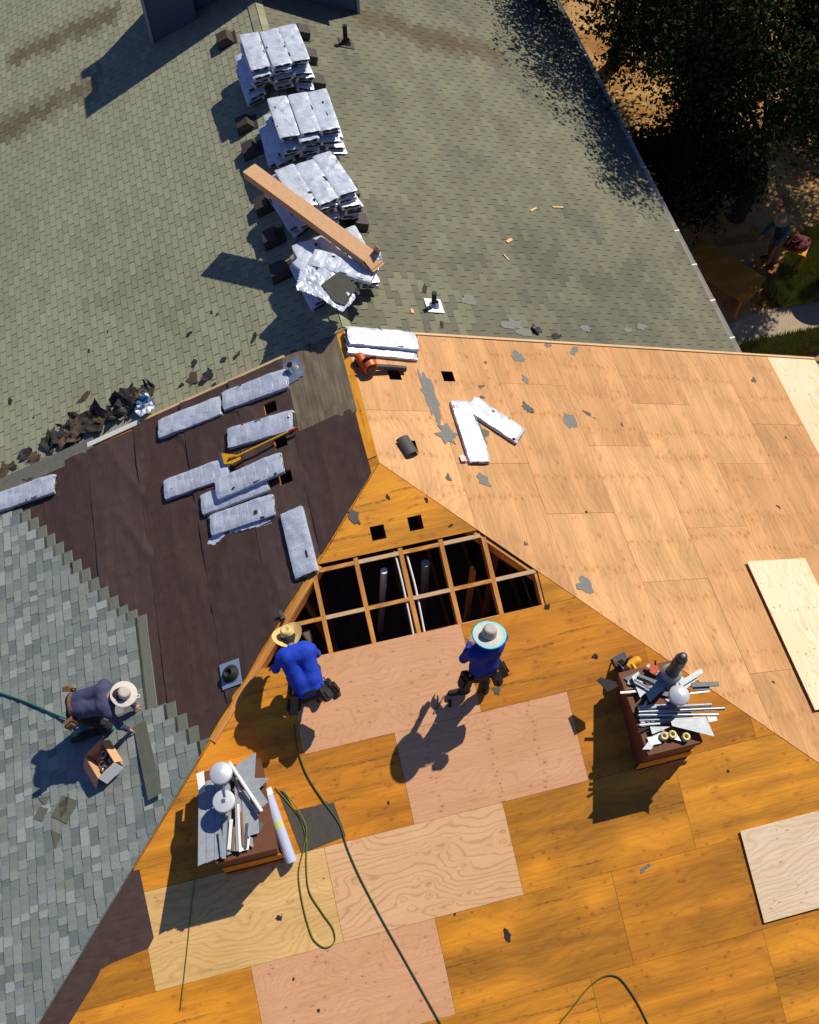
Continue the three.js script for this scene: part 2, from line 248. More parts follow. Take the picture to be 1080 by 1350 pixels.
// walls, attic floor, far wing
{
  const wallMat = std(0x8d8375, 0.9), yb = -7.6, z1 = ZB + EAVE * CS - 0.4, xe = EAVE * CS - 0.4, ye = -EAVE * SN - 0.05;
  const flo = std(0x6b5c4a, 0.95); mesh(box(15.2, 0.1, ZB + 7.4, 0, -3.05, (ZB + 7.4) / 2 + 0.1), flo, 'attic_floor', house);
  const wall = (x0, x1, z0, zz1, y1) => mesh(box(Math.max(0.2, x1 - x0), y1 - yb, Math.max(0.2, zz1 - z0), (x0 + x1) / 2, (y1 + yb) / 2, (z0 + zz1) / 2), wallMat, 'wall', house);
  wall(-xe, xe, z1 - 0.2, z1, ye); wall(-xe - 0.2, -xe, 0.2, z1 - 0.2, ye); wall(xe, xe + 0.2, 0.2, z1 - 0.2, ye);
  const xo = 7.35 - 0.4, yo = -7.35 * SL - DROP - 0.08; wall(xo, xo + 0.2, -17, -0.2, yo); wall(-xo - 1.2, -xo - 1, -17, -0.2, yo - 0.4);
  // gable wall between the two roofs (seen only as the thin edge where they meet)
  const tri = prismXY([[-9.0, -9.0 * SL - 0.06], [0, -0.06], [9.0, -9.0 * SL - 0.06], [9.0, -7.5], [-9.0, -7.5]], 0.05, 0.15);
  mesh(tri, wallMat, 'gable_wall', house);
  // light edging boards where the stripped roof ends
  for (const [P, v0, v1, y1] of [[R, 0.02, 9.74, 0.022], [L, 1.02, 3.65, 0.016]]) { const us = P === R ? [0.002, 0.045] : [-0.045, -0.002]; const m = mesh(prism(rect(us[0], v0, us[1], v1), -0.09, y1, (a, b) => [b * 0.4, a]), MAT.fresh, 'rake_board', house); m.position.copy(P.o); m.quaternion.copy(P.q); }
}

// ---------- old shingles ----------
function wedge(w, len, t0, t1) {       // shingle tab: x along the course, z down the slope from 0 to len, t0 thick at the top, t1 at the butt
  const g = new THREE.BoxGeometry(w, 1, len); g.translate(0, 0.5, len / 2); const p = g.attributes.position, uv = g.attributes.uv;
  for (let i = 0; i < p.count; i++) { const top = p.getY(i) > 0.5, k = p.getZ(i) / len; p.setY(i, top ? t0 + (t1 - t0) * k : -0.004); uv.setXY(i, p.getX(i) / 0.6, p.getZ(i) / 0.6); }
  g.computeVertexNormals(); return g;
}
const oldTones = [[0.185, 0.185, 0.138], [0.205, 0.207, 0.158], [0.225, 0.226, 0.174], [0.245, 0.246, 0.192], [0.262, 0.262, 0.208]];
for (const t of oldTones) for (let i = 0; i < 3; i++) t[i] *= [1.55, 1.55, 1.30][i];
const oldMats = oldTones.map(t => std(lin(...t), 0.95, 0, { map: grit }));
{
  const deckL = mesh(prism(rect(-17, 0, -0.07, 9.4), -0.05, -0.002), std(0x4a483c, 0.95), 'old_roof_deck', house); deckL.position.copy(OL.o); deckL.quaternion.copy(OL.q);
  const deckR = mesh(prism(rect(0.07, 0, 17, 7.86), -0.05, -0.002), std(0x4a483c, 0.95), 'old_roof_deck', house); deckR.position.copy(OR.o); deckR.quaternion.copy(OR.q);
  const EX = 0.127, TAB = 0.305, r = rngOf(55), all = [];
  // rust-brown run-off stains on the old roof, along bands traced from the photograph
  const stain = (P, pts, w) => pts.map(p => P.uv(p[0], p[1])).map(q => ({ q, w }));
  const bandsL = [stain(OL, [[5, 172], [60, 145], [120, 112]], 0.55), stain(OL, [[30, 70], [90, 45], [150, 18]], 0.45)], bandsR = [stain(OR, [[470, 18], [530, 40], [640, 68]], 0.55)];
  const seg = (u, v, a, b) => { const dx = b[0] - a[0], dy = b[1] - a[1], t = clamp(((u - a[0]) * dx + (v - a[1]) * dy) / (dx * dx + dy * dy)); return Math.hypot(u - a[0] - t * dx, v - a[1] - t * dy); };
  const stainAt = (bands, u, v) => { let m = 0; for (const b of bands) for (let i = 0; i + 1 < b.length; i++) m = Math.max(m, 1 + 0.35 * noise2(u * 5, v * 5) - seg(u, v, b[i].q, b[i + 1].q) / b[i].w); return clamp(m); };
  for (const [P, sgn, vmax, bands] of [[OL, -1, 9.3, bandsL], [OR, 1, 7.86, bandsR]]) for (let c = 0; c * EX < vmax - 0.05; c++) {
    const off = ((c * 0.4999) % 1) * TAB + (r() - 0.5) * 0.014 + (c % 7) * 0.006;
    for (let k = 0; k < 47; k++) {
      const a = 0.085 + off * 0 + k * TAB - TAB + off, u = sgn * (a + TAB / 2), v = c * EX; if (a < -0.2 || a > 14.4) continue;
      const p = P.at(u, v); if (p.z > 0.06) continue;
      const st = stainAt(bands, u, v), n = fbm(u * 0.5 + 30, v * 0.7), n2 = fbm(u * 1.7 + 60, v * 1.9);
      const grimeAndShade = P === OR ? clamp(0.66 + 0.4 * n + 0.35 * n2 + 0.22 * (r() - 0.5)) : clamp(n2 - 0.25) * 0.35; let tone = clamp((P === OR ? 0.6 : 2) + n * 1.4 + n2 * 1.0 + (r() - 0.5) * (P === OR ? 1.2 : 2.0), 0, 4); all.push({ P, u, v, tone: Math.round(tone), st, brown: grimeAndShade, d: p.distanceTo(CAM), tw: (r() - 0.5) * 0.01, s: 0.985 + r() * 0.012 });  // right slope: brown mottling plus view-dependent dimness painted into the tab colours
    }
  }
  const geo = wedge(TAB - 0.013, EX + 0.03, 0.001, 0.0075);
  all.sort((a, b) => a.d - b.d);
  const obj = new THREE.Object3D(), put = (o, s) => { set(o, s.P, s.u, s.v, 0.0005, s.tw); o.scale.set(s.s, 1, 1); };
  const grimeShadeMats = [];
  for (const s of all.slice(0, 300)) { const b3 = Math.round(s.brown * 2.49), t3 = oldTones[s.tone], key = s.tone * 3 + b3; grimeShadeMats[key] ??= std(lin(mix(t3[0], 0.145, b3 / 2.5), mix(t3[1], 0.138, b3 / 2.5), mix(t3[2], 0.10, b3 / 2.5)), 0.95, 0, { map: grit }); const m = mesh(geo, grimeShadeMats[key], 'weathered_shingle', house); put(m, s); }
  for (const P of [OL, OR]) {
    const rest = all.slice(300).filter(s => s.P === P), im = new THREE.InstancedMesh(geo, std(0xffffff, 0.95, 0, { map: grit }), rest.length);
    im.name = 'weathered_shingle_field'; im.userData.kind = 'stuff'; im.castShadow = im.receiveShadow = true; const col = new THREE.Color();
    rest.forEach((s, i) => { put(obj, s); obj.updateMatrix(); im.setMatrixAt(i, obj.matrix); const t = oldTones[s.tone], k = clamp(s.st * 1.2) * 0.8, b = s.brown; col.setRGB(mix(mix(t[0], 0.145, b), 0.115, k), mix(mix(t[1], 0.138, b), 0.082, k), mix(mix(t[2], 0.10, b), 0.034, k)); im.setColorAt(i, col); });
    house.add(im);
  }
  // ridge caps along the old ridge
  for (let k = 0; k < 88; k++) { const z = -0.25 - k * 0.155; for (const P of [OL, OR]) { const m = mesh(box(0.2, 0.008, 0.15), oldMats[1 + (k * 7 + (P === OL ? 1 : 0)) % 4], 'ridge_cap_shingle', house); set(m, P, P === OL ? z : -z, 0.076, 0.016 + (k % 2) * 0.002); } }
  // gutter along the right eave
  const gx = 7.35 + 0.02, gy = -7.35 * SL - DROP - 0.03, prof = [[0, 0.02], [0, -0.1], [0.09, -0.1], [0.125, 0.0], [0.12, 0.004], [0.086, -0.094], [0.006, -0.094], [0.006, 0.02]];
  const gg = prismXY(prof.map(p => [p[0] + gx, p[1] + gy]), -17, -0.05);
  const gutter = mesh(gg, std(0xd9d4cc, 0.45, 0.2), 'gutter', house);
  for (let z = -0.5; z > -13; z -= 0.95) mesh(box(0.14, 0.012, 0.03, gx + 0.055, gy + 0.014, z), MAT.white, 'gutter_hanger', gutter);
  // gutter along the stripped right eave
  { const x = EAVE * CS + 0.08, y = -EAVE * SN - 0.08; mesh(box(0.12, 0.1, ZB + EAVE * CS - 0.1, x, y, (ZB + EAVE * CS) / 2 + 0.03), std(0x39342f, 0.5), 'gutter', house); }
}

// ---------- felt on the left slope ----------
const hipU = v => ZB + v * CS;        // where the left slope ends, as u (= z)
function feltStrip(v0, v1, u0, uEnd, h, seed, mat = MAT.felt, name = 'felt_strip', wrinkle = 1, uStart = null) {
  const us = [], vs = [], add = (arr, x, a, b) => { if (x > a && x < b) arr.push(x); };
  let umax = 0; for (let v = v0; v <= v1; v += 0.05) umax = Math.max(umax, uEnd(v));
  for (let u = u0; u < umax + 0.001; u += 0.055) us.push(u); us.push(umax); for (let v = v0; v < v1 - 0.01; v += 0.055) vs.push(v); vs.push(v1);
  const hs = HOLES.L.filter(q => q[1] > v0 - 0.12 && q[1] < v1 + 0.12);
  for (const [a, b] of hs) { for (const x of [a - 0.1, a + 0.1]) add(us, x, u0, umax); for (const y of [b - 0.1, b + 0.1]) add(vs, y, v0, v1); }
  us.sort((a, b) => a - b); vs.sort((a, b) => a - b);
  const P = [], T = [], I = [], nv = vs.length, hh = (u, v) => {
    const k = (v - v0) / (v1 - v0), fo = noise2(u * 0.9 + v * 2.2 + seed, v * 0.8 - u * 0.5), w = wrinkle * (0.024 * Math.pow(1 - Math.abs(fo), 5) * smooth(0.1, 0.6, 0.5 + 0.5 * noise2(u * 0.6 - seed, v * 0.7 + seed)) + 0.012 * Math.pow(Math.abs(noise2(u * 1.3 + seed, v * 6.5 + seed)), 1.5) + 0.008 * Math.abs(noise2(u * 3.3 - seed, v * 2.1)) * smooth(0.3, 0.7, noise2(u * 0.5 + seed * 3, v * 0.8) * 0.5 + 0.5) + 0.002 * noise2(u * 9, v * 9));
    const zs = v > 4.06 ? 3.40 - (v - 4.05) * 1.43 : 4.70 + (3.88 - v) * 1.6; return h + 0.005 * k + w * (v > 3.2 ? 1 - smooth(-0.1, 0.12, u - zs) : 1);
  };
  for (const u of us) for (const v of vs) { const lo = uStart ? uStart(v) : u0, uu = clamp(u, lo, uEnd(v)); P.push(uu, hh(uu, v), v); T.push(uu * 0.8, v * 0.8 + seed * 0.37); }
  for (let i = 0; i + 1 < us.length; i++) for (let j = 0; j + 1 < nv; j++) {
    const mu = (us[i] + us[i + 1]) / 2, mv = (vs[j] + vs[j + 1]) / 2; if (hs.some(q => Math.abs(mu - q[0]) < 0.1 && Math.abs(mv - q[1]) < 0.1)) continue;
    const a = i * nv + j, b = a + nv; if (P[b * 3] - P[a * 3] < 1e-5 && P[b * 3 + 3] - P[a * 3 + 3] < 1e-5) continue; I.push(a, a + 1, b, b, a + 1, b + 1);
  }
  const g = new THREE.BufferGeometry(); g.setAttribute('position', new THREE.Float32BufferAttribute(P, 3)); g.setAttribute('uv', new THREE.Float32BufferAttribute(T, 2)); g.setIndex(I); g.computeVertexNormals();
  const m = mesh(g, mat, name, house); m.position.copy(L.o); m.quaternion.copy(L.q); return m;
}
{
  const edge = (s, o = 0) => v => hipU(v) + o + 0.03 * noise2(v * 6 + s, s);
  const vv = [1.05, 1.92, 2.80, 3.68, 4.56, 5.44, 6.32];
  const feltB = std(0xe9e2de, 0.62, 0, { map: feltTex }), feltC = std(0xf6eee6, 0.6, 0, { map: feltTex });
  feltStrip(0.14, 1.13, 1.40, v => hipU(v) - 0.02 + 0.015 * noise2(v * 5, 2), 0.0115, 1, feltC, 'felt_strip', 0.7);
  vv.forEach((v, i) => feltStrip(v, v + 0.96, i < 3 ? 0.0 : 0.08, i < 4 ? (w => hipU(w) - 0.06 + 0.03 * noise2(w * 4, i)) : edge(i, 0.01), 0.009 - i * 0.0008, i * 3.7 + 2, [MAT.felt, feltB, feltC][i % 3]));
  // weathered grey mineral sheet beside the ridge
  const weather = std(0xffffff, 0.9, 0, { map: texture(256, 256, (a, b, i, j) => { const g = 1 + 0.13 * noise2(i * 0.01, j * 0.2) + 0.12 * fbm(i * 0.02, j * 0.05) + 0.05 * noise2(i * 0.7, j * 0.7); return [116 * g, 104 * g, 84 * g]; }) });
  feltStrip(0.11, 1.045, 0.01, v => 1.50 - 0.1 * v + 0.01 * noise2(v * 7, 1), 0.020, 9, weather, 'mineral_sheet', 0.4);
  { const m = mesh(prism(rect(0.02, 1.05, 1.36, 1.085), 0.018, 0.023), std(0x707880, 0.4, 0.6), 'metal_edge_strip', house); m.position.copy(L.o); m.quaternion.copy(L.q); }
  // felt turned over the hip onto the front slope, low on the left
  const flap = [[184, 1146], [190, 1175], [203, 1236], [196, 1250], [150, 1268], [112, 1290], [106, 1276]].map(p => F.uv(p[0], p[1])); flap.push([-(flap[6][1]) * CS - 0.02, flap[6][1]], [-(flap[0][1]) * CS - 0.02, flap[0][1]]);
  const fm = mesh(prism(flap, 0.003, 0.008, (a, b) => [a, b]), MAT.felt, 'felt_flap', house); fm.position.copy(F.o); fm.quaternion.copy(F.q);
  const flap2 = [[150, 1240], [128, 1290], [90, 1352], [60, 1352]].map(p => F.uv(p[0], p[1])); flap2.push([-(flap2[3][1]) * CS - 0.02, flap2[3][1]], [-(flap2[0][1]) * CS - 0.02, flap2[0][1]]);
  const fm2 = mesh(prism([[...flap2[0]], [...flap2[1]], [...flap2[2]], flap2[4], flap2[5]], 0.002, 0.007, (a, b) => [a, b]), MAT.felt, 'felt_flap', house); fm2.position.copy(F.o); fm2.quaternion.copy(F.q);
  // edge of the left slope: strip of old roofing and white drip edge
  const st = mesh(prism([[-0.13, 3.70], [0.20, 4.66], [0.19, 7.4], [-0.13, 7.4]].map((p, i) => i === 0 ? [-0.13, 4.52] : p).map((p, i) => i === 1 ? [0.19, 4.52] : p), -0.02, 0.018, (a, b) => [a, b]), std(0x77756a, 0.8, 0, { map: grit }), 'starter_strip', house); st.position.copy(L.o); st.quaternion.copy(L.q);
  const dr = mesh(prism(rect(-0.06, 3.62, 0.03, 4.62), 0.01, 0.024), std(0xd8d8d4, 0.6), 'drip_edge', house); dr.position.copy(L.o); dr.quaternion.copy(L.q);
}
// ---------- new laminated shingles on the left slope ----------
{
  const EX = 0.143, r = rngOf(77), lerpPts = (pts, v) => { for (let i = 0; i + 1 < pts.length; i++) if (v <= pts[i][0] && v >= pts[i + 1][0]) return mix(pts[i + 1][1], pts[i][1], (v - pts[i + 1][0]) / (pts[i][0] - pts[i + 1][0])); return v > pts[0][0] ? pts[0][1] : pts[pts.length - 1][1]; };
  const A = [[7.2, 0.16], [6.37, 0.45], [6.01, 0.72], [4.46, 3.02], [4.05, 3.40]], B2 = [[4.05, 4.70], [3.88, 4.72], [3.28, 5.65]];
  const start = v => v > 4.06 ? lerpPts(A, v) : lerpPts(B2, v);
  const tones = [[0.135, 0.168, 0.176], [0.17, 0.205, 0.213], [0.20, 0.236, 0.242], [0.235, 0.272, 0.276], [0.285, 0.322, 0.325], [0.19, 0.215, 0.20]].map(t => [t[0] * 1.45, t[1] * 1.4, t[2] * 1.27]);
  const mats = tones.map(t => std(lin(...t), 0.95, 0, { map: grit })), headMat = std(lin(0.20, 0.225, 0.175), 0.95, 0, { map: grit });
  const lens = [0.09, 0.12, 0.15, 0.19, 0.24], geoLow = lens.map(l => wedge(l - 0.001, EX + 0.03, 0.002, 0.0095)), geoHigh = lens.map(l => wedge(l - 0.001, EX + 0.03, 0.004, 0.0155));
  const all = [];
  for (let v = 3.40 + 0 * EX; v < 8.6; v += EX) {      // v: upper edge of the exposed part
    const z0 = start(v + 0.05), z1 = Math.min(hipU(v + EX) - 0.01, 10.4), zc = hipU(v) - 0.02; if (z1 < z0 + 0.05) continue;
    const head = mesh(prism(clip(rect(z0, v - 0.19, Math.max(z0 + 0.06, z1), v + 0.02), 1, -CS, ZB - 0.02), 0.012, 0.0345, (a, b) => [a / 0.6, b / 0.6]), headMat, 'shingle_headlap', house); head.position.copy(L.o); head.quaternion.copy(L.q);
    let z = z0, high = r() < 0.5;
    while (z < z1) { const li = Math.floor(r() * 5), l = lens[li]; if (z + l > zc) { const q = clip(rect(z, v, Math.min(z1, z + l), v + EX + 0.02), 1, -CS, ZB - 0.004); if (q.length > 2 && areaOf(q) > 1e-4) { const m = mesh(prism(q, 0.012, high ? 0.047 : 0.041, (a, b) => [a / 0.6, b / 0.6]), mats[1 + Math.floor(r() * 3)], 'new_shingle', house); m.position.copy(L.o); m.quaternion.copy(L.q); } } else all.push({ u: z + l / 2, v, li, high, tone: high ? [2, 3, 3, 4, 2, 5][Math.floor(r() * 6)] : [0, 1, 1, 2][Math.floor(r() * 4)], d: L.at(z, v).distanceTo(CAM), s: Math.min(1, (z1 + 0.02 - z) / l) }); z += l; high = r() < 0.8 ? !high : high; }
  }
  all.sort((a, b) => a.d - b.d); const mid = all.filter(s => s.v < 6.9), o3 = new THREE.Object3D(), put = (o, s) => { set(o, L, s.u, s.v, 0.033); o.scale.set(s.s, 1, 1); };
  for (const s of mid.slice(0, 230)) put(mesh((s.high ? geoHigh : geoLow)[s.li], mats[s.tone], 'new_shingle', house), s);
  const picked = new Set(mid.slice(0, 230)), rest = all.filter(s => !picked.has(s)), white = std(0xffffff, 0.95, 0, { map: grit }), col = new THREE.Color();
  for (const high of [false, true]) for (let li = 0; li < 5; li++) {
    const g = rest.filter(s => s.high === high && s.li === li); if (!g.length) continue; const im = new THREE.InstancedMesh((high ? geoHigh : geoLow)[li], white, g.length);
    g.forEach((s, i) => { put(o3, s); o3.updateMatrix(); im.setMatrixAt(i, o3.matrix); im.setColorAt(i, col.setRGB(...tones[s.tone])); }); im.name = 'new_shingle_field'; im.userData.kind = 'stuff'; im.castShadow = im.receiveShadow = true; house.add(im);
  }
}
// ---------- chases, dormer, vents, all fixed to the house ----------
function chase(x0, x1) {
  const z0 = 5.9, z1 = 7.0, yt = -0.95, ya = z => -(z - ZB) * SL, t = 0.04, grp = new THREE.Group(); grp.name = 'chimney_chase'; house.add(grp);
  const side = (x, a) => { const g = new THREE.BufferGeometry(); return prismYZ([[yt, z0], [yt, z1], [ya(z1) - 0.02, z1], [ya(z0) - 0.02, z0]], x - t / 2, x + t / 2); };
  const pm = plyMat('aged', 1, 2), pm2 = plyMat('aged', 2, 0);
  mesh(side(x0 + t / 2), MAT.rust, 'side_panel', grp); mesh(side(x1 - t / 2), MAT.rust, 'side_panel', grp);
  mesh(box(x1 - x0 - 2 * t, yt - ya(z1) + 0.02, t, (x0 + x1) / 2, (yt + ya(z1) - 0.02) / 2, z1 - t / 2), MAT.rust, 'front_panel', grp);
  mesh(box(x1 - x0 - 2 * t, yt - ya(z0) + 0.02, t, (x0 + x1) / 2, (yt + ya(z0) - 0.02) / 2, z0 + t / 2), pm, 'back_panel', grp);
  mesh(box(x1 - x0 + 0.05, 0.02, z1 - z0 + 0.05, (x0 + x1) / 2, yt + 0.012, (z0 + z1) / 2), MAT.rust, 'lid', grp);
  mesh(box(x1 - x0 + 0.06, 0.12, 0.022, (x0 + x1) / 2, yt - 0.06, z1 + 0.012), MAT.rust, 'fascia_board', grp); mesh(box(0.022, 0.12, z1 - z0 + 0.02, x0 - 0.012, yt - 0.06, (z0 + z1) / 2), MAT.rust, 'fascia_board', grp);
  mesh(box(x1 - x0 + 0.05, 0.34, 0.014, (x0 + x1) / 2, ya(z1) + 0.17, z1 + 0.008), pm, 'skirt_board', grp);
  mesh(beam(F.at(x0 - 0.03, (z1 + 0.03 - ZB) / CS, 0.05), F.at(x1 + 0.03, (z1 + 0.03 - ZB) / CS, 0.05), 0.035, 0.045, F.N), MAT.timber, 'base_cleat', grp);
}
function prismYZ(poly, x0, x1) { const g = prism(poly.map(p => [p[1], p[0]]), x0, x1), q = g.attributes.position; for (let i = 0; i < q.count; i++) q.setXYZ(i, q.getY(i), q.getZ(i), q.getX(i)); g.computeVertexNormals(); return g; }
chase(2.52, 3.22); chase(-3.1, -2.4);
{
  // cross dormer near the far end of the old ridge
  const d = new THREE.Group(); d.name = 'cross_dormer'; house.add(d); const roofY = x => -Math.abs(x) * SL - DROP;
  for (const s of [-1, 1]) {
    const x0 = 1.15, x1 = 2.1, z = -8.86, body = prismXY([[s * x0, 0.44], [s * x1, 0.44], [s * x1, roofY(x1) - 0.02], [s * x0, roofY(x0) - 0.02]], -10.0, z - 0.03); mesh(body, MAT.siding, 'wall', d);
    for (let y = -0.98; y < 0.40; y += 0.11) { const bot = x => Math.max(y, roofY(x) + 0.01); let p = clip([[s * x0, y], [s * x1, y], [s * x1, y + 0.108], [s * x0, y + 0.108]], 0 - s * SL, -1, DROP - 0.012); if (p.length > 2) { const g = prismXY(p, z - 0.028, z - 0.01); const q = g.attributes.position; for (let i = 0; i < q.count; i++) q.setZ(i, q.getZ(i) + (y + 0.11 - q.getY(i)) * 0.12); g.computeVertexNormals(); mesh(g, MAT.siding, 'siding_board', d); } }
    mesh(box(0.06, 1.5, 0.05, s * 2.11, -0.31, z + 0.012), std(0x8b97a3, 0.6), 'corner_trim', d);
  }
  mesh(box(2.28, 0.9, 0.9, 0, 0.0, -9.55), MAT.siding, 'wall', d);
  mesh(prism([[-2.2, -8.72], [2.2, -8.72], [2.2, -10.15], [-2.2, -10.15], [-2.2, -9.95], [-1.75, -9.62], [-2.2, -9.3]], 0.44, 0.50), oldMats[1], 'roof', d);  // notch in the unseen roof end is invented to shape the cast shadow
}
const ventGeo = (() => { const g = new THREE.BoxGeometry(0.31, 0.14, 0.30, 1, 1, 1), p = g.attributes.position; for (let i = 0; i < p.count; i++) { if (p.getY(i) > 0) { p.setX(i, p.getX(i) * 0.86); p.setZ(i, p.getZ(i) * (p.getZ(i) > 0 ? 0.92 : 0.55)); } } g.translate(0, 0.075, 0); g.computeVertexNormals(); return g.toNonIndexed(); })(); ventGeo.computeVertexNormals();
function boxVent(P, u, v, turn = 0) { const m = mesh(ventGeo, MAT.ventBrown, 'box_vent', house); set(m, P, u, v, 0.012, turn); mesh(box(0.36, 0.006, 0.40, 0, 0.006, -0.02), MAT.ventBrown, 'flange', m); return m; }
for (const z of [-7.79, -5.33, -4.65, -3.25, -2.47, -1.71]) boxVent(OL, z, 0.74);
for (const u of [7.67, 6.93, 6.15, 5.3, 3.21, 2.49]) boxVent(OR, u, 0.78);
function ventPipe(P, px, py, hgt, r, plate, plateMat, name = 'vent_pipe') {
  const [u, v] = P.uv(px, py), base = P.at(u, v), g = new THREE.Group(); g.name = name; house.add(g); g.position.copy(base);
  mesh(cyl(r, r, hgt, 18, 0, 0, 0), MAT.rubber, 'pipe', g); mesh(cyl(r * 0.8, r * 0.8, 0.004, 18, 0, hgt - 0.003, 0), MAT.black, 'pipe_mouth', g);
  const pl = mesh(box(plate, 0.006, plate), plateMat, 'flashing_plate', g); pl.quaternion.copy(P.q); pl.translateY(0.02); const bo = mesh(lathe([[r * 2.4, 0], [r * 2.1, 0.02], [r * 1.25, 0.07], [r * 1.02, 0.1]], 20), plateMat === MAT.bright ? MAT.bright : MAT.rubber, 'boot', g); bo.quaternion.copy(P.q); bo.translateY(0.015); return g;
}
ventPipe(OR, 572, 404, 0.33, 0.04, 0.3, MAT.bright); ventPipe(OR, 456, 58, 0.4, 0.045, 0.3, MAT.ventBrown);

// ---------- shingle bundles in silver-white wrap ----------
const LB = 1.02, WB = 0.345, TB = 0.075;
function bundleGeo(seed, crumple = 1) {       // long axis x, base at y = 0
  const g = new THREE.BoxGeometry(LB, TB, WB, 30, 3, 10); g.translate(0, TB / 2, 0); const p = g.attributes.position, uv = g.attributes.uv;
  for (let i = 0; i < p.count; i++) {
    let x = p.getX(i), y = p.getY(i), z = p.getZ(i); const ex = smooth(0.44, 0.515, Math.abs(x)), ez = smooth(0.13, 0.175, Math.abs(z)), up = y / TB;
    uv.setXY(i, x * 0.9 + seed * 0.31, z * 0.9 + y * 0.9 + seed * 0.17);
    const w = 0.007 * noise3(x * 7 + seed, z * 9, seed) + 0.006 * crumple * Math.abs(noise2(x * 5 + z * 14 + seed, z * 11 - x * 8)) + 0.008 * crumple * noise3(x * 22, z * 17 + seed, y * 20) + 0.012 * crumple * (1 - smooth(0.2, 0.5, Math.abs(Math.abs(x) - 0.05))) * noise2(x * 4 + seed, z * 6) * 0.4;
    if (up > 0.5) y += w - 0.012 * ex * ex - 0.008 * ez * ez - 0.004; if (up < 0.1) y = Math.max(0, y);
    z *= 1 - 0.03 * ex * (0.5 + 0.5 * up) + 0.012 * noise2(x * 9 + seed, y * 40); x += 0.012 * noise2(z * 14 + seed, y * 50) * ex * crumple; p.setXYZ(i, x, y, z);
  }
  g.computeVertexNormals(); return g;
}
const bundleGeos = [1, 2, 3, 4, 5].map(s => bundleGeo(s * 3.7, 0.6 + s * 0.12)), endGeo = box(0.012, TB * 0.62, WB * 0.74, 0, TB * 0.47, 0);
const tearGeos = [0, 1, 2, 3].map(k => { const r = rngOf(900 + k), n = 9, p = []; for (let i = 0; i < n; i++) { const a = i / n * Math.PI * 2, q = 0.4 + r() * 0.6; p.push([Math.cos(a) * 0.05 * q * (k > 1 ? 1 : 2), Math.sin(a) * 0.02 * q * (k > 1 ? 1.6 : 1)]); } return prism(p, -0.012, 0.003); });
const endMat = std(0x2a2b2a, 0.9), br = rngOf(4242);
function bundle(label, group, opts = {}) {
  const g = new THREE.Group(), v = opts.variant ?? Math.floor(br() * 5); mesh(bundleGeos[v], MAT.wrap, 'wrapper', g);
  for (const s of [-1, 1]) { const e = mesh(endGeo, endMat, 'open_end', g); e.position.x = s * (LB / 2 - 0.001); }
  const n = opts.tears ?? Math.floor(br() * 3); for (let i = 0; i < n; i++) { const t = mesh(tearGeos[Math.floor(br() * 4)], MAT.tornFelt, 'tear', g); const side = br() < 0.6; t.position.set((br() - 0.5) * 0.9, TB + 0.001 - (side ? 0.004 : 0), side ? (br() < 0.5 ? -1 : 1) * 0.15 : (br() - 0.5) * 0.25); t.rotation.y = br() < 0.7 ? 0 : br() * 3; t.scale.setScalar(0.5 + br() * 0.5); }
  return top(g, 'shingle_bundle', label, 'shingle bundle', group);
}
// bundle from its middle line, two pixels on a plane at height h + half a bundle
function bundlePx(P, a, b, h, label, group, opts = {}) {
  const p = P.uv(a[0], a[1], h + TB), q = P.uv(b[0], b[1], h + TB), m = bundle(label, group, opts); set(m, P, (p[0] + q[0]) / 2, (p[1] + q[1]) / 2, h, -Math.atan2(q[1] - p[1], q[0] - p[0])); m.scale.x = clamp(Math.hypot(q[0] - p[0], q[1] - p[1]) / LB, 0.9, 1.12); if (opts.wide) m.scale.z = opts.wide; return m;
}
const FL = 'bundles set out on the felt', hF = 0.014;
bundlePx(L, [208, 565], [290, 533], hF, 'silver shingle bundle on felt below the thin wooden rake edge, beside the torn scraps', FL);
bundlePx(L, [293, 528], [377, 497], hF, 'silver shingle bundle on felt beside the metal pipe flashing', FL);
bundlePx(L, [300, 577], [386, 552], hF, 'silver shingle bundle on felt just above the yellow roofing spade', FL, { tears: 3 });
bundlePx(L, [216, 645], [300, 615], hF, 'silver shingle bundle on felt under the head of the yellow spade', FL);
bundlePx(L, [265, 665], [352, 632], hF, 'lower silver shingle bundle on felt with another resting across it', FL);
bundlePx(L, [284, 645], [371, 608], hF + TB, 'silver shingle bundle lying on top of two others on felt', FL, { tears: 3 });
bundlePx(L, [277, 692], [360, 664], hF, 'torn silver shingle bundle on felt with a trailing flap of wrap', FL, { variant: 4, tears: 3 });
bundlePx(L, [383, 672], [403, 757], hF, 'silver shingle bundle on felt next to the open rafters, lying across the slope', FL, { tears: 1 });
bundlePx(L, [-6, 662], [70, 636], hF + 0.02, 'crumpled silver shingle bundle at the top corner of the new grey shingles', FL, { variant: 4, tears: 2 });
bundlePx(R, [456, 452], [551, 462], 0.0, 'lower silver shingle bundle at the ridge corner behind the leaf blower', 'bundles at the ridge corner', { tears: 2 });
bundlePx(R, [458, 440], [552, 449], TB, 'upper silver shingle bundle at the ridge corner behind the leaf blower', 'bundles at the ridge corner', { tears: 3 });
bundlePx(R, [608, 528], [634, 608], 0.002, 'slumped silver shingle bundle on plywood pointing down past the pink tape', 'pair of bundles crossed on the plywood', { variant: 4, tears: 4 });
bundlePx(R, [622, 530], [688, 574], 0.008, 'silver shingle bundle on plywood slanting away from the pair', 'pair of bundles crossed on the plywood', { variant: 3, tears: 3 });
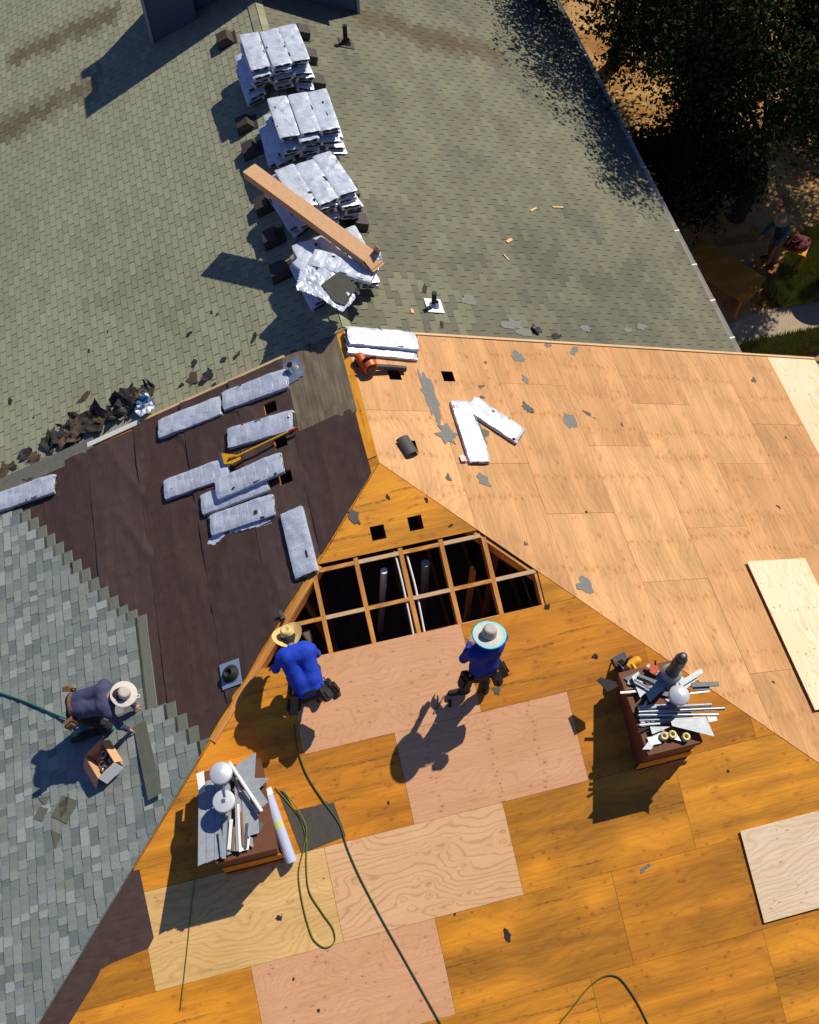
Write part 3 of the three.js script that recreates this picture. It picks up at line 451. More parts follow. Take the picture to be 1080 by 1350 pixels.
// four stacks along the old ridge: layers of three bundles, saddled over the ridge
function stack(zc, xc, layers, turn, label, group, seed, top2 = 0) {
  const r = rngOf(seed), roof = -DROP;
  for (let k = 0; k < layers; k++) for (let c = -1; c <= 1; c++) {
    if (k === layers - 1 && top2 && c === top2) continue;
    const lay = k === layers - 1 ? 'top' : ['bottom', 'second', 'third', 'fourth', 'fifth', 'sixth'][k], b = bundle(`silver shingle bundle, ${lay} layer, ${['felt side', 'ridge middle', 'gutter side'][c + 1]} of the stack ${label}`, group, { tears: k > layers - 2 ? 2 : Math.floor(r() * 3) }), sag = Math.max(0, 1 - k / (layers - 1)), tilt = -c * Math.atan(SL) * sag * (0.85 + 0.2 * r()), jx = (r() - 0.5) * (k < layers - 1 ? 0.13 : 0.03), jz = (r() - 0.5) * (k < layers - 1 ? 0.24 : 0.04);
    const x = c * (WB + 0.006) + jx - (c < 0 && k < 4 ? 0.05 * (4 - k) : 0), y = roof + 0.03 + k * (TB + 0.004) - Math.abs(c) * SL * (WB - 0.03) * sag + (c ? 0.015 * sag : 0);
    const rot = turn + (r() - 0.5) * (k < layers - 1 ? 0.10 : 0.03), px = x * Math.cos(rot) + jz * Math.sin(rot), pz = -x * Math.sin(rot) + jz * Math.cos(rot);
    b.position.set(xc + px, y, zc + pz); b.quaternion.setFromEuler(new THREE.Euler(0, rot, 0)).multiply(new THREE.Quaternion().setFromEuler(new THREE.Euler(0, 0, tilt))).multiply(new THREE.Quaternion().setFromEuler(new THREE.Euler(0, Math.PI / 2, 0)));
  }
}
const P5 = levelAt(0.45);
stack(-6.25, 0.08, 7, 0.06, 'next to the cross dormer', 'bundles stacked next to the dormer', 71);
stack(-4.42, 0.26, 7, 0.04, 'with the square flat top', 'bundles in the square stack', 72);
stack(-2.85, 0.16, 6, 0.22, 'beneath the long cardboard box', 'bundles under the cardboard box', 73);
stack(-1.28, 0.18, 4, 0.16, 'with torn wrap', 'bundles in the untidy stack', 74);
{
  // torn bundles on top of the untidy stack
  const lv = levelAt(0.36), put = (px, py, turn, tilt, label, o = {}) => { const b = bundle(label, 'loose bundles on the untidy stack', { tears: 5, variant: 4, ...o }), [x, z] = lv.uv(px, py); b.position.set(x, o.y ?? 0.33, z); b.rotation.set(0, turn, tilt); return b; };
  put(452, 352, -0.55, -0.06, 'burst silver shingle bundle slanting beneath the open end of the cardboard box', { y: 0.335 }); put(425, 365, 2.1, 0.05, 'burst silver shingle bundle with its wrap peeled, on top of the untidy stack', { y: 0.33 });
  const sh = [[424, 375], [448, 358], [471, 378], [455, 403], [440, 398]].map(p => levelAt(0.42).uv(p[0], p[1])), s = mesh(prism(sh, 0.40, 0.43, (a, b) => [a, b]), std(lin(0.085, 0.088, 0.068), 0.95, 0, { map: grit })); top(s, 'loose_shingles', 'bare dark green shingles bursting out of a torn bundle', 'shingles');
  const wl = [[390, 382], [398, 345], [420, 362], [442, 360], [470, 392], [452, 412], [420, 392]].map(p => levelAt(0.41).uv(p[0], p[1])), w2 = mesh(crinkle(wl, 0.385, 0.05, 5), MAT.wrap); top(w2, 'torn_wrap', 'torn flap of silver wrap hanging round the bare shingles', 'wrap');
}
// a crinkled sheet: polygon in (x, z) filled with a fine grid, height y0 with folds of amp
function crinkle(poly, y0, amp, seed, step = 0.02) {
  const xs = poly.map(p => p[0]), zs = poly.map(p => p[1]), x0 = Math.min(...xs), x1 = Math.max(...xs), z0 = Math.min(...zs), z1 = Math.max(...zs), P = [], T = [];
  const y = (x, z) => y0 + amp * (0.5 + 0.35 * noise2(x * 9 + seed, z * 9) + 0.3 * Math.abs(noise2(x * 19 + seed, z * 13)));
  for (let x = x0; x < x1; x += step) for (let z = z0; z < z1; z += step) {
    let q = rect(x, z, x + step, z + step); let inn = q.map(c => inPoly(c, poly)).filter(Boolean).length; if (inn < 3) continue;
    for (const [a, b, c] of [[0, 2, 1], [0, 3, 2]]) for (const i of [a, b, c]) { P.push(q[i][0], y(q[i][0], q[i][1]), q[i][1]); T.push(q[i][0], q[i][1]); }
  }
  const g = new THREE.BufferGeometry(); g.setAttribute('position', new THREE.Float32BufferAttribute(P, 3)); g.setAttribute('uv', new THREE.Float32BufferAttribute(T, 2)); g.computeVertexNormals(); return g;
}
function inPoly(p, poly) { let s = false; for (let i = 0, j = poly.length - 1; i < poly.length; j = i++) { const a = poly[i], b = poly[j]; if ((a[1] > p[1]) !== (b[1] > p[1]) && p[0] < (b[0] - a[0]) * (p[1] - a[1]) / (b[1] - a[1]) + a[0]) s = !s; } return s; }
function onPlane(geo, mat, P) { const m = mesh(geo, mat); m.position.copy(P.o); m.quaternion.copy(P.q); return m; }
function pxPoly(P, pts, h) { return pts.map(p => P.uv(p[0], p[1], h)); }
top(onPlane(crinkle(pxPoly(L, [[268, 715], [285, 703], [360, 683], [362, 690], [300, 705], [283, 720]], 0.02), 0.015, 0.03, 3), MAT.wrap, L), 'torn_wrap', 'trailing flap of silver wrap on felt beside the torn bundle', 'wrap');
{ const s = onPlane(prism(pxPoly(L, [[275, 682], [285, 678], [290, 700], [277, 702]], 0.03), 0.014, 0.05, (a, b) => [a, b]), std(lin(0.14, 0.15, 0.12), 0.95, 0, { map: grit }), L); top(s, 'loose_shingles', 'grey green shingles showing at the open end of the torn bundle on felt', 'shingles'); }

// ---------- cardboard ----------
{
  const a = V(-0.86, 0.41, -3.22), e = levelAt(0.41).uv(488, 346), b = V(e[0], 0.41, e[1]), d = b.clone().sub(a), len = d.length(), g = new THREE.Group(), w = 0.26, h = 0.13, t = 0.006;
  top(g, 'cardboard_box', 'long narrow cardboard box lying across the bundle stacks with one end open', 'box'); g.position.copy(a); g.rotation.y = -Math.atan2(d.z, d.x);
  const uvb = (W, H, D, x, y, z) => { const q = box(W, H, D, x, y, z), u = q.attributes.uv; for (let i = 0; i < u.count; i++) u.setXY(i, u.getX(i) * Math.max(W, D) * 1.3, u.getY(i)); return q; };
  mesh(mergeGeometries([uvb(len, t, w, len / 2, h, 0), uvb(len, t, w - 0.01, len / 2, 0, 0), uvb(len, h - t, t, len / 2, h / 2, w / 2 - t / 2), uvb(len, h - t, t, len / 2, h / 2, -w / 2 + t / 2), uvb(t, h - t, w - 2 * t - 0.002, t / 2, h / 2, 0)]), MAT.card, 'carton', g);
  const flap = (x, y, z, rx, ry, rz, W, D) => { const f = mesh(box(W, t, D, W / 2, 0, 0), MAT.card, 'flap', g); f.position.set(x, y, z); f.rotation.set(rx, ry, rz); };
  flap(len, h, 0, 0, 0, -0.5, 0.18, w - 0.01); flap(len, 0.01, 0, 0, 0, 0.1, 0.2, w - 0.02); flap(len, h / 2, w / 2, Math.PI / 2, -1.3, 0, 0.18, h - 0.01); flap(len, h / 2, -w / 2, Math.PI / 2, 1.35, 0, 0.2, h - 0.01);
  const wl = levelAt(0.42).uv(496, 343), cr = mesh(crinkle([[-0.08, -0.08], [0.08, -0.06], [0.09, 0.07], [-0.06, 0.08]], 0, 0.09, 12), MAT.wrap); top(cr, 'crumpled_wrap', 'crumpled silver wrap stuffed in the end of the long cardboard box', 'wrap'); cr.position.set(wl[0], 0.44, wl[1]);
}
{
  // open carton of nail coils beside the kneeling person
  const g = new THREE.Group(), [u, v] = L.uv(143, 1004, 0.05), w = 0.40, d = 0.30, h = 0.20, t = 0.006; top(g, 'carton', 'open cardboard carton with one big flap down on the grey shingles', 'carton'); set(g, L, u, v, 0.043, 0.45);
  mesh(mergeGeometries([box(w, t, d, 0, t / 2, 0), box(w, h, t, 0, h / 2, d / 2), box(w, h, t, 0, h / 2, -d / 2), box(t, h, d - 2 * t, w / 2 - t / 2, h / 2, 0), box(t, h, d - 2 * t, -w / 2 + t / 2, h / 2, 0)]), MAT.card, 'carton_wall', g);
  const flap = (x, z, W, D, rx, rz, mat = MAT.card) => { const q = box(W, t, D, x ? Math.sign(x) * W / 2 : 0, 0, z ? Math.sign(z) * D / 2 : 0), f = mesh(q, mat, 'flap', g); f.position.set(x, h, z); f.rotation.set(rx, 0, rz); };
  flap(0, d / 2, w, 0.24, 0.75, 0); flap(-w / 2, 0, 0.18, d, 0, 0.9); flap(w / 2, 0, 0.16, d, 0, -1.1, MAT.white); flap(0, -d / 2, w, 0.14, -1.2, 0);
  for (const [x, y, z] of [[0.10, 0.008, 0.06], [-0.1, 0.008, -0.04], [0.04, 0.008, -0.08], [-0.02, 0.008, 0.07], [0.09, 0.056, 0.05], [-0.09, 0.056, -0.03]]) mesh(lathe([[0.025, 0], [0.06, 0], [0.06, 0.045], [0.025, 0.045], [0.025, 0]], 14).translate(x, y, z), MAT.steel, 'nail_coil', g);
}

// ---------- loose boards and sheets ----------
{
  const [u, v] = R.uv(985, 740, 0.06), w = onPlane(prism(rect(u - 2.44, v, u, v + 1.22), 0.045, 0.058, (a, b) => [(a - u) / 2.44, (b - v) / 1.22]), plyMat('white', 0, 4), R); top(w, 'loose_plywood', 'pale new plywood sheet lying loose on the warm plywood slope', 'plywood');
  const [u2, v2] = F.uv(976, 1096, 0.03), w2 = onPlane(prism(rect(u2, v2, u2 + 2.44, v2 + 1.22), 0.02, 0.033, (a, b) => [(a - u2) / 2.44, (b - v2) / 1.22]), plyMat('white', 1, 4), F); top(w2, 'loose_plywood', 'pale new plywood sheet lying loose on the aged orange front slope', 'plywood');
  for (const [a, b] of [[u - 0.3, v + 0.6], [u - 1.9, v + 0.6]]) top(set(mesh(box(0.06, 0.043, 0.9), MAT.timber), R, a, b, 0.022), 'batten', 'wooden batten holding up the loose pale sheet on the warm plywood', 'batten', 'battens under the loose sheet');
}
// ---------- torn scraps ----------
const scrapRand = rngOf(31);
function scrap(P, px, py, w, l, turn, mat, label, group, lift = 0.004, curl = 0, spikes = 9, hbase = 0) {
  if (P !== F) [w, l] = [l, w]; let prev = 0.75;
  const n = spikes + 4 + Math.floor(scrapRand() * 5), poly = []; for (let i = 0; i < n; i++) { const a = i / n * Math.PI * 2, q = (prev = prev * 0.2 + 0.8 * (0.3 + scrapRand() * 0.8)); poly.push([Math.cos(a) * w / 2 * q, Math.sin(a) * l / 2 * q]); }
  const ph = scrapRand() * 6, y = (x, z) => lift + curl * Math.pow(Math.abs(x * Math.cos(ph) + z * Math.sin(ph)) / (Math.max(w, l) / 2), 2) + curl * 0.35 * noise2(x * 12 + ph, z * 12), tri = THREE.ShapeUtils.triangulateShape(poly.map(p => new THREE.Vector2(p[0], p[1])), []), T = [];
  const split = (a, b, c, d) => { if (d === 0) { T.push(a, b, c); return; } const m = (p, q) => [(p[0] + q[0]) / 2, (p[1] + q[1]) / 2], ab = m(a, b), bc = m(b, c), ca = m(c, a); split(a, ab, ca, d - 1); split(ab, b, bc, d - 1); split(ca, bc, c, d - 1); split(ab, bc, ca, d - 1); };
  for (const [a, b, c] of tri) split(poly[a], poly[b], poly[c], curl ? 2 : 0);
  const pos = [], uv = []; for (let i = 0; i < T.length; i += 3) for (const p of [T[i], T[i + 2], T[i + 1]]) { pos.push(p[0], y(p[0], p[1]) + 0.003, p[1]); uv.push(p[0] * 1.5, p[1] * 1.5); } for (let i = 0; i < T.length; i += 3) for (const p of [T[i], T[i + 1], T[i + 2]]) { pos.push(p[0], y(p[0], p[1]), p[1]); uv.push(p[0] * 1.5, p[1] * 1.5); }
  const g = new THREE.BufferGeometry(); g.setAttribute('position', new THREE.Float32BufferAttribute(pos, 3)); g.setAttribute('uv', new THREE.Float32BufferAttribute(uv, 2)); g.computeVertexNormals();
  const m = mesh(g, mat), q = P.uv(px, py, hbase); set(m, P, q[0], q[1], hbase, turn); return top(m, 'torn_scrap', label, 'scrap', group);
}
{
  const lab = 'small torn dark roofing scrap lying on the warm plywood slope', gr = 'scraps on the warm plywood';
  for (const [x, y, w, l, t, m] of [[683, 470, 0.34, 0.28, 0.3, 'bare'], [757, 464, 0.3, 0.16, 0.9, 'bare'], [693, 500, 0.16, 0.22, 0.5, 'bare'], [695, 538, 0.2, 0.26, 0.4, 'shingleGrey'], [752, 557, 0.34, 0.42, 0.2, 'bare'], [777, 547, 0.10, 0.3, 0.9, 'shingleGrey'], [771, 771, 0.34, 0.36, 0, 'bare'], [994, 501, 0.18, 0.2, 0, 'shingleGrey'], [591, 630, 0.10, 0.16, 0.3, 'shingleGrey'], [638, 635, 0.22, 0.4, 0.5, 'bare'], [636, 524, 0.12, 0.1, 0, 'shingleGrey'], [640, 478, 0.07, 0.08, 0, 'shingleGrey'], [634, 510, 0.2, 0.07, 0.2, 'shingleGrey'], [722, 456, 0.2, 0.1, 0.2, 'bare'], [1026, 668, 0.07, 0.14, 0.8, 'tornFelt'], [1036, 577, 0.07, 0.07, 0, 'tornFelt'], [693, 717, 0.1, 0.08, 0, 'shingleGrey'], [820, 560, 0.05, 0.14, 0.1, 'brownScrap'], [773, 675, 0.06, 0.06, 0, 'tornFelt'], [1019, 899, 0.08, 0.06, 0, 'tornFelt']]) scrap(R, x, y, w, l, t, MAT[m], lab, gr, 0.003, m === 'shingleGrey' ? 0.02 : 0.004);
  scrap(R, 565, 520, 0.3, 1.3, 0.05, MAT.bare, 'long ragged grey paper scrap running down the warm plywood beside the blower', undefined, 0.003, 0.006, 16); scrap(R, 590, 572, 0.5, 0.5, 0.4, MAT.bare, 'wide ragged grey paper scrap beside the slumped bundle', undefined, 0.006, 0.008, 14); scrap(R, 632, 570, 0.36, 0.5, 0.2, std(0x75766a, 0.95, 0, { map: grit }), 'green grey paper scrap half under the slumped bundle', undefined, 0.001, 0.004, 12);
  const l2 = 'small dark scrap lying on the aged orange front slope', g2 = 'scraps on the orange front slope';
  for (const [x, y, w, l, t, m] of [[668, 1230, 0.14, 0.24, 0.1, 'tornFelt'], [785, 865, 0.14, 0.1, 0.3, 'tornFelt'], [722, 800, 0.12, 0.1, 0, 'tornFelt'], [655, 910, 0.12, 0.16, 0.4, 'shingleGrey'], [466, 680, 0.2, 0.34, 0.4, 'shingleGrey'], [512, 655, 0.06, 0.1, 0.5, 'tornFelt'], [562, 658, 0.05, 0.12, 0.2, 'tornFelt'], [594, 693, 0.1, 0.04, 0.4, 'tornFelt'], [512, 1058, 0.04, 0.07, 0, 'tornFelt'], [368, 1210, 0.1, 0.08, 0, 'tornFelt'], [850, 1145, 0.3, 0.08, 0.4, 'bare'], [960, 1016, 0.05, 0.05, 0, 'tornFelt'], [600, 1205, 0.04, 0.04, 0, 'tornFelt'], [387, 1290, 0.04, 0.05, 0, 'tornFelt'], [420, 1332, 0.05, 0.05, 0, 'tornFelt']]) scrap(F, x, y, w, l, t, MAT[m], l2, g2, 0.006, 0.008);
  const l3 = 'torn dark scrap lying on the old green shingles above the felt', g3 = 'scraps on the old shingles over the felt';
  for (const [x, y, w, l, t, m, c] of [[14, 530, 0.12, 0.2, 0.2, 'tornFelt', 0.01], [111, 524, 0.4, 0.16, 0.4, 'brownScrap', 0.02], [250, 440, 0.14, 0.1, 0.2, 'tornFelt', 0.01], [295, 475, 0.16, 0.12, 0.3, 'tornFelt', 0.02], [335, 446, 0.1, 0.24, -0.6, 'tornFelt', 0.02], [257, 479, 0.14, 0.24, -0.5, 'tornFelt', 0.02], [255, 500, 0.30, 0.34, 0.3, 'brownScrap', 0.02], [275, 494, 0.28, 0.3, 0.8, 'tornFelt', 0.05], [37, 597, 0.3, 0.3, 0.2, 'tornFelt', 0.06], [48, 605, 0.3, 0.3, 0.8, 'brownScrap', 0.06], [20, 617, 0.14, 0.16, 0, 'tornFelt', 0.04], [240, 508, 0.14, 0.08, 0, 'tornFelt', 0.01], [283, 508, 0.14, 0.1, 0.2, 'tornFelt', 0.02], [118, 462, 0.06, 0.12, 0, 'tornFelt', 0.0], [280, 412, 0.08, 0.05, 0, 'tornFelt', 0], [287, 414, 0.08, 0.04, 0, 'tornFelt', 0], [312, 470, 0.2, 0.1, 0.4, 'tornFelt', 0.01], [143, 437, 0.04, 0.1, 0, 'tornFelt', 0], [45, 550, 0.04, 0.06, 0, 'tornFelt', 0]]) scrap(OL, x, y, w, l, t, MAT[m], l3, g3, 0.014, c);
  const l4 = 'big curled piece of torn roofing heaped against the white drip edge', g4 = 'torn roofing heaped at the drip edge';
  for (const [x, y, w, l, t, m, c] of [[84, 573, 0.74, 0.68, 0.2, 'tornFelt', 0.16], [105, 562, 0.81, 0.74, 0.9, 'brownScrap', 0.12], [128, 556, 0.68, 0.68, 0.4, 'tornFelt', 0.14], [95, 575, 0.68, 0.54, 1.6, 'brownScrap', 0.1], [157, 541, 0.54, 0.68, 0.3, 'black', 0.2], [172, 532, 0.74, 0.54, 1.1, 'tornFelt', 0.12], [186, 522, 0.61, 0.54, 0.2, 'brownScrap', 0.1], [70, 582, 0.41, 0.68, 0.6, 'tornFelt', 0.1], [140, 552, 0.47, 0.47, 2.2, 'brownScrap', 0.12], [5, 622, 0.54, 0.41, 0.4, 'brownScrap', 0.06], [163, 546, 0.41, 0.41, 2.2, 'shingleGrey', 0.1]]) scrap(OL, x, y, w, l, t, MAT[m], l4, g4, 0.02, c, 8);
  const l5 = 'scrap of roofing paper lying on the old green shingles beside the stripped slope', g5 = 'scraps on the old shingles beside the warm plywood';
  for (const [x, y, w, l, t, m, c] of [[617, 397, 0.4, 0.36, 0.4, 'bare', 0.005], [676, 428, 0.5, 0.3, 0.3, 'bare', 0.005], [692, 440, 0.6, 0.2, 0, 'bare', 0.004], [707, 434, 0.26, 0.28, 0.4, 'black', 0.09], [733, 444, 0.3, 0.14, 0.2, 'tornFelt', 0.05], [845, 430, 0.34, 0.24, 0.3, 'bare', 0.004], [772, 434, 0.3, 0.2, 0.2, 'bare', 0.003], [563, 430, 0.2, 0.4, -0.4, 'shingleGrey', 0.003], [582, 428, 0.1, 0.24, -0.4, 'tornFelt', 0.003], [560, 382, 0.1, 0.3, -0.4, 'tornFelt', 0.003], [828, 436, 0.25, 0.2, 0, 'bare', 0.003]]) scrap(OR, x, y, w, l, t, MAT[m], l5, g5, 0.010, c);
  for (const [x, y, w, l, t] of [[735, 274, 0.26, 0.035, 0.1], [703, 277, 0.2, 0.04, 0.6], [671, 318, 0.16, 0.06, 0.6], [667, 340, 0.03, 0.16, 0.4], [543, 411, 0.05, 0.09, 0]]) { const m = mesh(box(w, 0.012, l), MAT.fresh), q = OR.uv(x, y); set(m, OR, q[0], q[1], 0.018, t + Math.PI / 2); top(m, 'wood_splinter', 'thin pale wood splinter on the old shingles between ridge and gutter', 'splinter', 'splinters on the old roof'); }
  // green grey offcuts of new shingle by the carton
  const l6 = 'triangular green grey offcut lying on the new grey shingles near the carton', offMat = std(lin(0.165, 0.178, 0.125), 0.95, 0, { map: grit });
  for (const pts of [[[44, 1080], [52, 1063], [64, 1066], [56, 1083]], [[68, 1076], [82, 1048], [92, 1052], [104, 1056], [88, 1086]], [[68, 1094], [82, 1100], [73, 1119]], [[78, 1060], [92, 1046], [88, 1070], [80, 1078]], [[50, 1052], [66, 1049], [60, 1062]]]) top(onPlane(prism(pxPoly(L, pts, 0.045), 0.044, 0.049, (a, b) => [a, b]), offMat, L), 'shingle_offcut', l6, 'offcut', 'offcuts by the carton');
  // one loose shingle, its lower end propped up
  const q = pxPoly(L, [[176, 958], [192, 950], [217, 1046], [199, 1056]], 0.05), g = prism(q, 0.047, 0.053, (a, b) => [a, b]), p = g.attributes.position; for (let i = 0; i < p.count; i++) p.setY(i, p.getY(i) + 0.06 * smooth(q[0][0], q[2][0], p.getX(i))); top(onPlane(g, std(lin(0.15, 0.165, 0.125), 0.95, 0, { map: grit }), L), 'loose_shingle', 'long plain green grey shingle lying loose beside the kneeling person\'s hand', 'shingle');
  // mineral offcut under the roll
  top(onPlane(prism(pxPoly(F, [[366, 1040], [377, 1046], [388, 1068], [440, 1058], [456, 1102], [398, 1125]], 0.01), 0.004, 0.01, (a, b) => [a, b]), std(0x5a564e, 0.95, 0, { map: grit }), F), 'roofing_offcut', 'dark grey mineral roofing offcut under the pale blue roll', 'offcut');
}

// ---------- loads on the two chases ----------
const LID = -0.928;
function plate(pts, y, t, mat, name, label, category, group, tilt = 0) { const P = levelAt(y), q = pts.map(p => P.uv(p[0], p[1])), g = prism(q, 0, t, (a, b) => [a * 1.5, b * 1.5]), m = mesh(g, mat); m.position.y = y; if (tilt) { const p = g.attributes.position; for (let i = 0; i < p.count; i++) p.setY(i, p.getY(i) + tilt * (p.getX(i) - q[0][0])); g.computeVertexNormals(); } return top(m, name, label, category, group); }
function stick(a, b, y0, y1, w, mat, name, label, category, group, round = false) { const p = levelAt(y0).uv(a[0], a[1]), q = levelAt(y1).uv(b[0], b[1]), A = V(p[0], y0, p[1]), B = V(q[0], y1, q[1]); return top(mesh(round ? rod(A, B, w / 2, w / 2, 12) : beam(A, B, w, w * 0.45), mat), name, label, category, group); }
function flue(px, py, yTop, r, capR, label, dome = 0.03, collar = false) {
  const [x, z] = levelAt(yTop).uv(px, py), g = new THREE.Group(); g.position.set(x, LID, z); top(g, 'capped_flue', label, 'flue'); const h = yTop - LID;
  mesh(cyl(r, r, h - 0.03, 20), MAT.zinc, 'pipe', g); mesh(lathe([[0.001, h + dome], [capR * 0.5, h + dome * 0.8], [capR * 0.92, h + dome * 0.15], [capR, h], [capR, h - 0.045], [capR * 0.94, h - 0.045], [capR * 0.9, h - 0.01]], 36), MAT.bright2 ??= std(0xcfd4d8, 0.42, 0.35), 'cap', g);
  for (let i = 0; i < 3; i++) { const a = i * 2.1; mesh(box(0.014, 0.09, 0.004, Math.cos(a) * (r + 0.004), h - 0.07, Math.sin(a) * (r + 0.004)), MAT.steel, 'bracket', g); } return g;
}
const GS = 'metal offcuts on the chase beside the pale blue roll', lS = 'grey sheet metal offcut heaped on the chase beside the pale blue roll', GR = 'metal offcuts on the chase beside the circular saw', lR = 'grey sheet metal offcut heaped on the chase beside the circular saw';
// the chase beside the roll
for (let i = 0; i < 4; i++) plate([[262 + i * 10.5, 1034 - i * 4], [272 + i * 10.5, 1030 - i * 4], [272 + i * 11.2, 1137 - i * 4], [261 + i * 11.2, 1142 - i * 4]], LID + 0.02 + i * 0.006, 0.003, MAT.zinc, 'metal_strip', `${['outermost', 'second', 'third', 'innermost'][i]} long grey flashing strip hanging over the chase edge beside the two round caps`, 'metal strip', 'flashing strips side by side', 0.0);
plate([[259, 1020], [269, 1016], [271, 1043], [263, 1048]], LID + 0.06, 0.004, MAT.white, 'metal_offcut', 'small white metal offcut at the corner of the flashing strips', 'offcut');
plate([[309, 1010], [338, 992], [336, 1026], [356, 1026], [342, 1040], [354, 1058], [345, 1065]], LID + 0.10, 0.003, MAT.zinc, 'metal_offcut', 'jagged grey sheet metal offcut with pointed corners beside the white tube', 'offcut', undefined, 0.04);
plate([[312, 1045], [325, 1052], [340, 1070], [342, 1098], [322, 1104], [314, 1075]], LID + 0.05, 0.003, MAT.zinc, 'metal_offcut', lS, 'offcut', GS); plate([[318, 1040], [330, 1046], [330, 1104], [322, 1100]], LID + 0.065, 0.003, MAT.zinc, 'metal_offcut', lS, 'offcut', GS);
plate([[318, 1105], [330, 1103], [328, 1120], [318, 1122]], LID + 0.04, 0.004, MAT.white, 'metal_offcut', lS, 'offcut', GS); plate([[303, 1100], [312, 1096], [313, 1122], [302, 1122]], LID + 0.05, 0.004, MAT.zinc, 'metal_offcut', lS, 'offcut', GS);
stick([302, 1005], [345, 1070], LID + 0.17, LID + 0.16, 0.05, MAT.white, 'white_tube', 'white tube slanting across the scrap beside the two round caps', 'tube', undefined, true);
stick([307, 1024], [340, 1073], LID + 0.12, LID + 0.12, 0.024, MAT.steel, 'metal_rod', 'thin steel rod tucked under the white tube', 'rod', undefined, true);
{ const lab = 'narrow metal trim strip in the bunch below the two round caps', gr = 'trim strips below the round caps';
  for (const [a, b, w, m] of [[[311, 1025], [313, 1122], 0.035, 'zinc'], [[318, 1070], [322, 1115], 0.03, 'tan'], [[305, 1080], [302, 1120], 0.04, 'white'], [[297, 1082], [295, 1132], 0.05, 'zinc'], [[314, 1060], [317, 1123], 0.03, 'white'], [[290, 1095], [293, 1130], 0.04, 'zinc'], [[309, 1090], [307, 1122], 0.03, 'tan'], [[326, 1085], [324, 1118], 0.03, 'steel'], [[300, 1075], [298, 1128], 0.03, 'steel']]) stick(a, b, LID + 0.09, LID + 0.07, w, MAT[m], 'trim_strip', lab, 'trim', gr); }
flue(291, 1019, LID + 0.38, 0.06, 0.142, 'round silver flue cap on the chase beside the roll, the plain domed one', 0.035);
{ const f = flue(295, 1056, LID + 0.32, 0.06, 0.140, 'round silver flue cap on the chase beside the roll, with a square mark', 0.012); mesh(box(0.045, 0.003, 0.045, 0, 0.34, 0.0), MAT.steel, 'square_mark', f); mesh(box(0.02, 0.02, 0.22, 0.03, 0.345, -0.16), MAT.steel, 'strap', f); }
{ // pale blue roll lying on the slope beside the chase
  const A = F.px(351, 1043, 0.09), B = F.px(384, 1136, 0.09), g = new THREE.Group(); top(g, 'membrane_roll', 'pale blue and white roll of membrane lying beside the chase', 'roll'); mesh(rod(A, B, 0.075, 0.075, 22), std(0xb9c6e4, 0.5), 'roll_body', g); mesh(rod(A.clone().lerp(B, 0.42), A.clone().lerp(B, 0.52), 0.0765, 0.0765, 22), std(0xc6cf8c, 0.5), 'label_band', g); mesh(rod(A.clone().lerp(B, -0.03), A.clone().lerp(B, 0.06), 0.079, 0.079, 22), std(0xe6e6ea, 0.6), 'end_wrap', g); mesh(rod(A.clone().lerp(B, 1.0), A.clone().lerp(B, 1.004), 0.04, 0.04, 16), MAT.white, 'core', g); }
// the chase beside the saw
plate([[840, 930], [886, 928], [888, 952], [846, 958]], LID + 0.03, 0.003, MAT.zinc, 'metal_offcut', lR, 'offcut', GR); plate([[884, 948], [931, 946], [942, 971], [886, 957]], LID + 0.10, 0.003, MAT.zinc, 'metal_offcut', 'wedge of grey sheet metal overhanging the chase beside the brass coils', 'offcut'); plate([[857, 958], [884, 958], [860, 968]], LID + 0.07, 0.003, MAT.zinc, 'metal_offcut', lR, 'offcut', GR);
plate([[853, 972], [868, 970], [872, 980], [857, 983]], LID + 0.03, 0.003, MAT.white, 'metal_offcut', lR, 'offcut', GR); plate([[823, 894], [840, 886], [846, 898], [832, 902]], LID + 0.02, 0.003, MAT.grey, 'metal_offcut', lR, 'offcut', GR); plate([[833, 892], [842, 885], [852, 912], [844, 920]], LID + 0.08, 0.003, MAT.zinc, 'metal_offcut', lR, 'offcut', GR); plate([[847, 906], [868, 903], [872, 912], [857, 926]], LID + 0.07, 0.003, MAT.zinc, 'metal_offcut', lR, 'offcut', GR, 0.1); plate([[868, 906], [890, 896], [886, 920], [872, 916]], LID + 0.04, 0.003, MAT.grey, 'metal_offcut', lR, 'offcut', GR); plate([[866, 890], [900, 892], [912, 905], [880, 908]], LID + 0.06, 0.003, MAT.zinc, 'metal_offcut', lR, 'offcut', GR);
plate([[932, 945], [944, 943], [946, 950], [935, 952]], LID + 0.09, 0.004, MAT.white, 'metal_offcut', 'small white offcut at the end of the long tubes', 'offcut');
plate([[786, 897], [792, 893], [812, 899], [815, 905], [801, 912]], LID + 0.04, 0.004, MAT.tornFelt, 'metal_offcut', 'dark pointed metal offcut sticking out past the chase towards the scraps', 'offcut');
{ const gr = 'tubes across the chase', kinds = ['thickest longest steel', 'shiny bright', 'thin dull steel', 'thick grey zinc', 'short white']; let n = 0; for (const [a, b, m, w, y] of [[[842, 939], [955, 934], 'steel', 0.05, 0.12], [[842, 943], [947, 942], 'bright', 0.035, 0.10], [[843, 950], [930, 946], 'steel', 0.03, 0.09], [[842, 934], [938, 929], 'zinc', 0.05, 0.09], [[843, 956], [870, 954], 'white', 0.03, 0.08]]) stick(a, b, LID + y, LID + y, w, MAT[m], 'metal_tube', `${kinds[n++]} tube laid across the chase beside the saw`, 'tube', gr, true); }
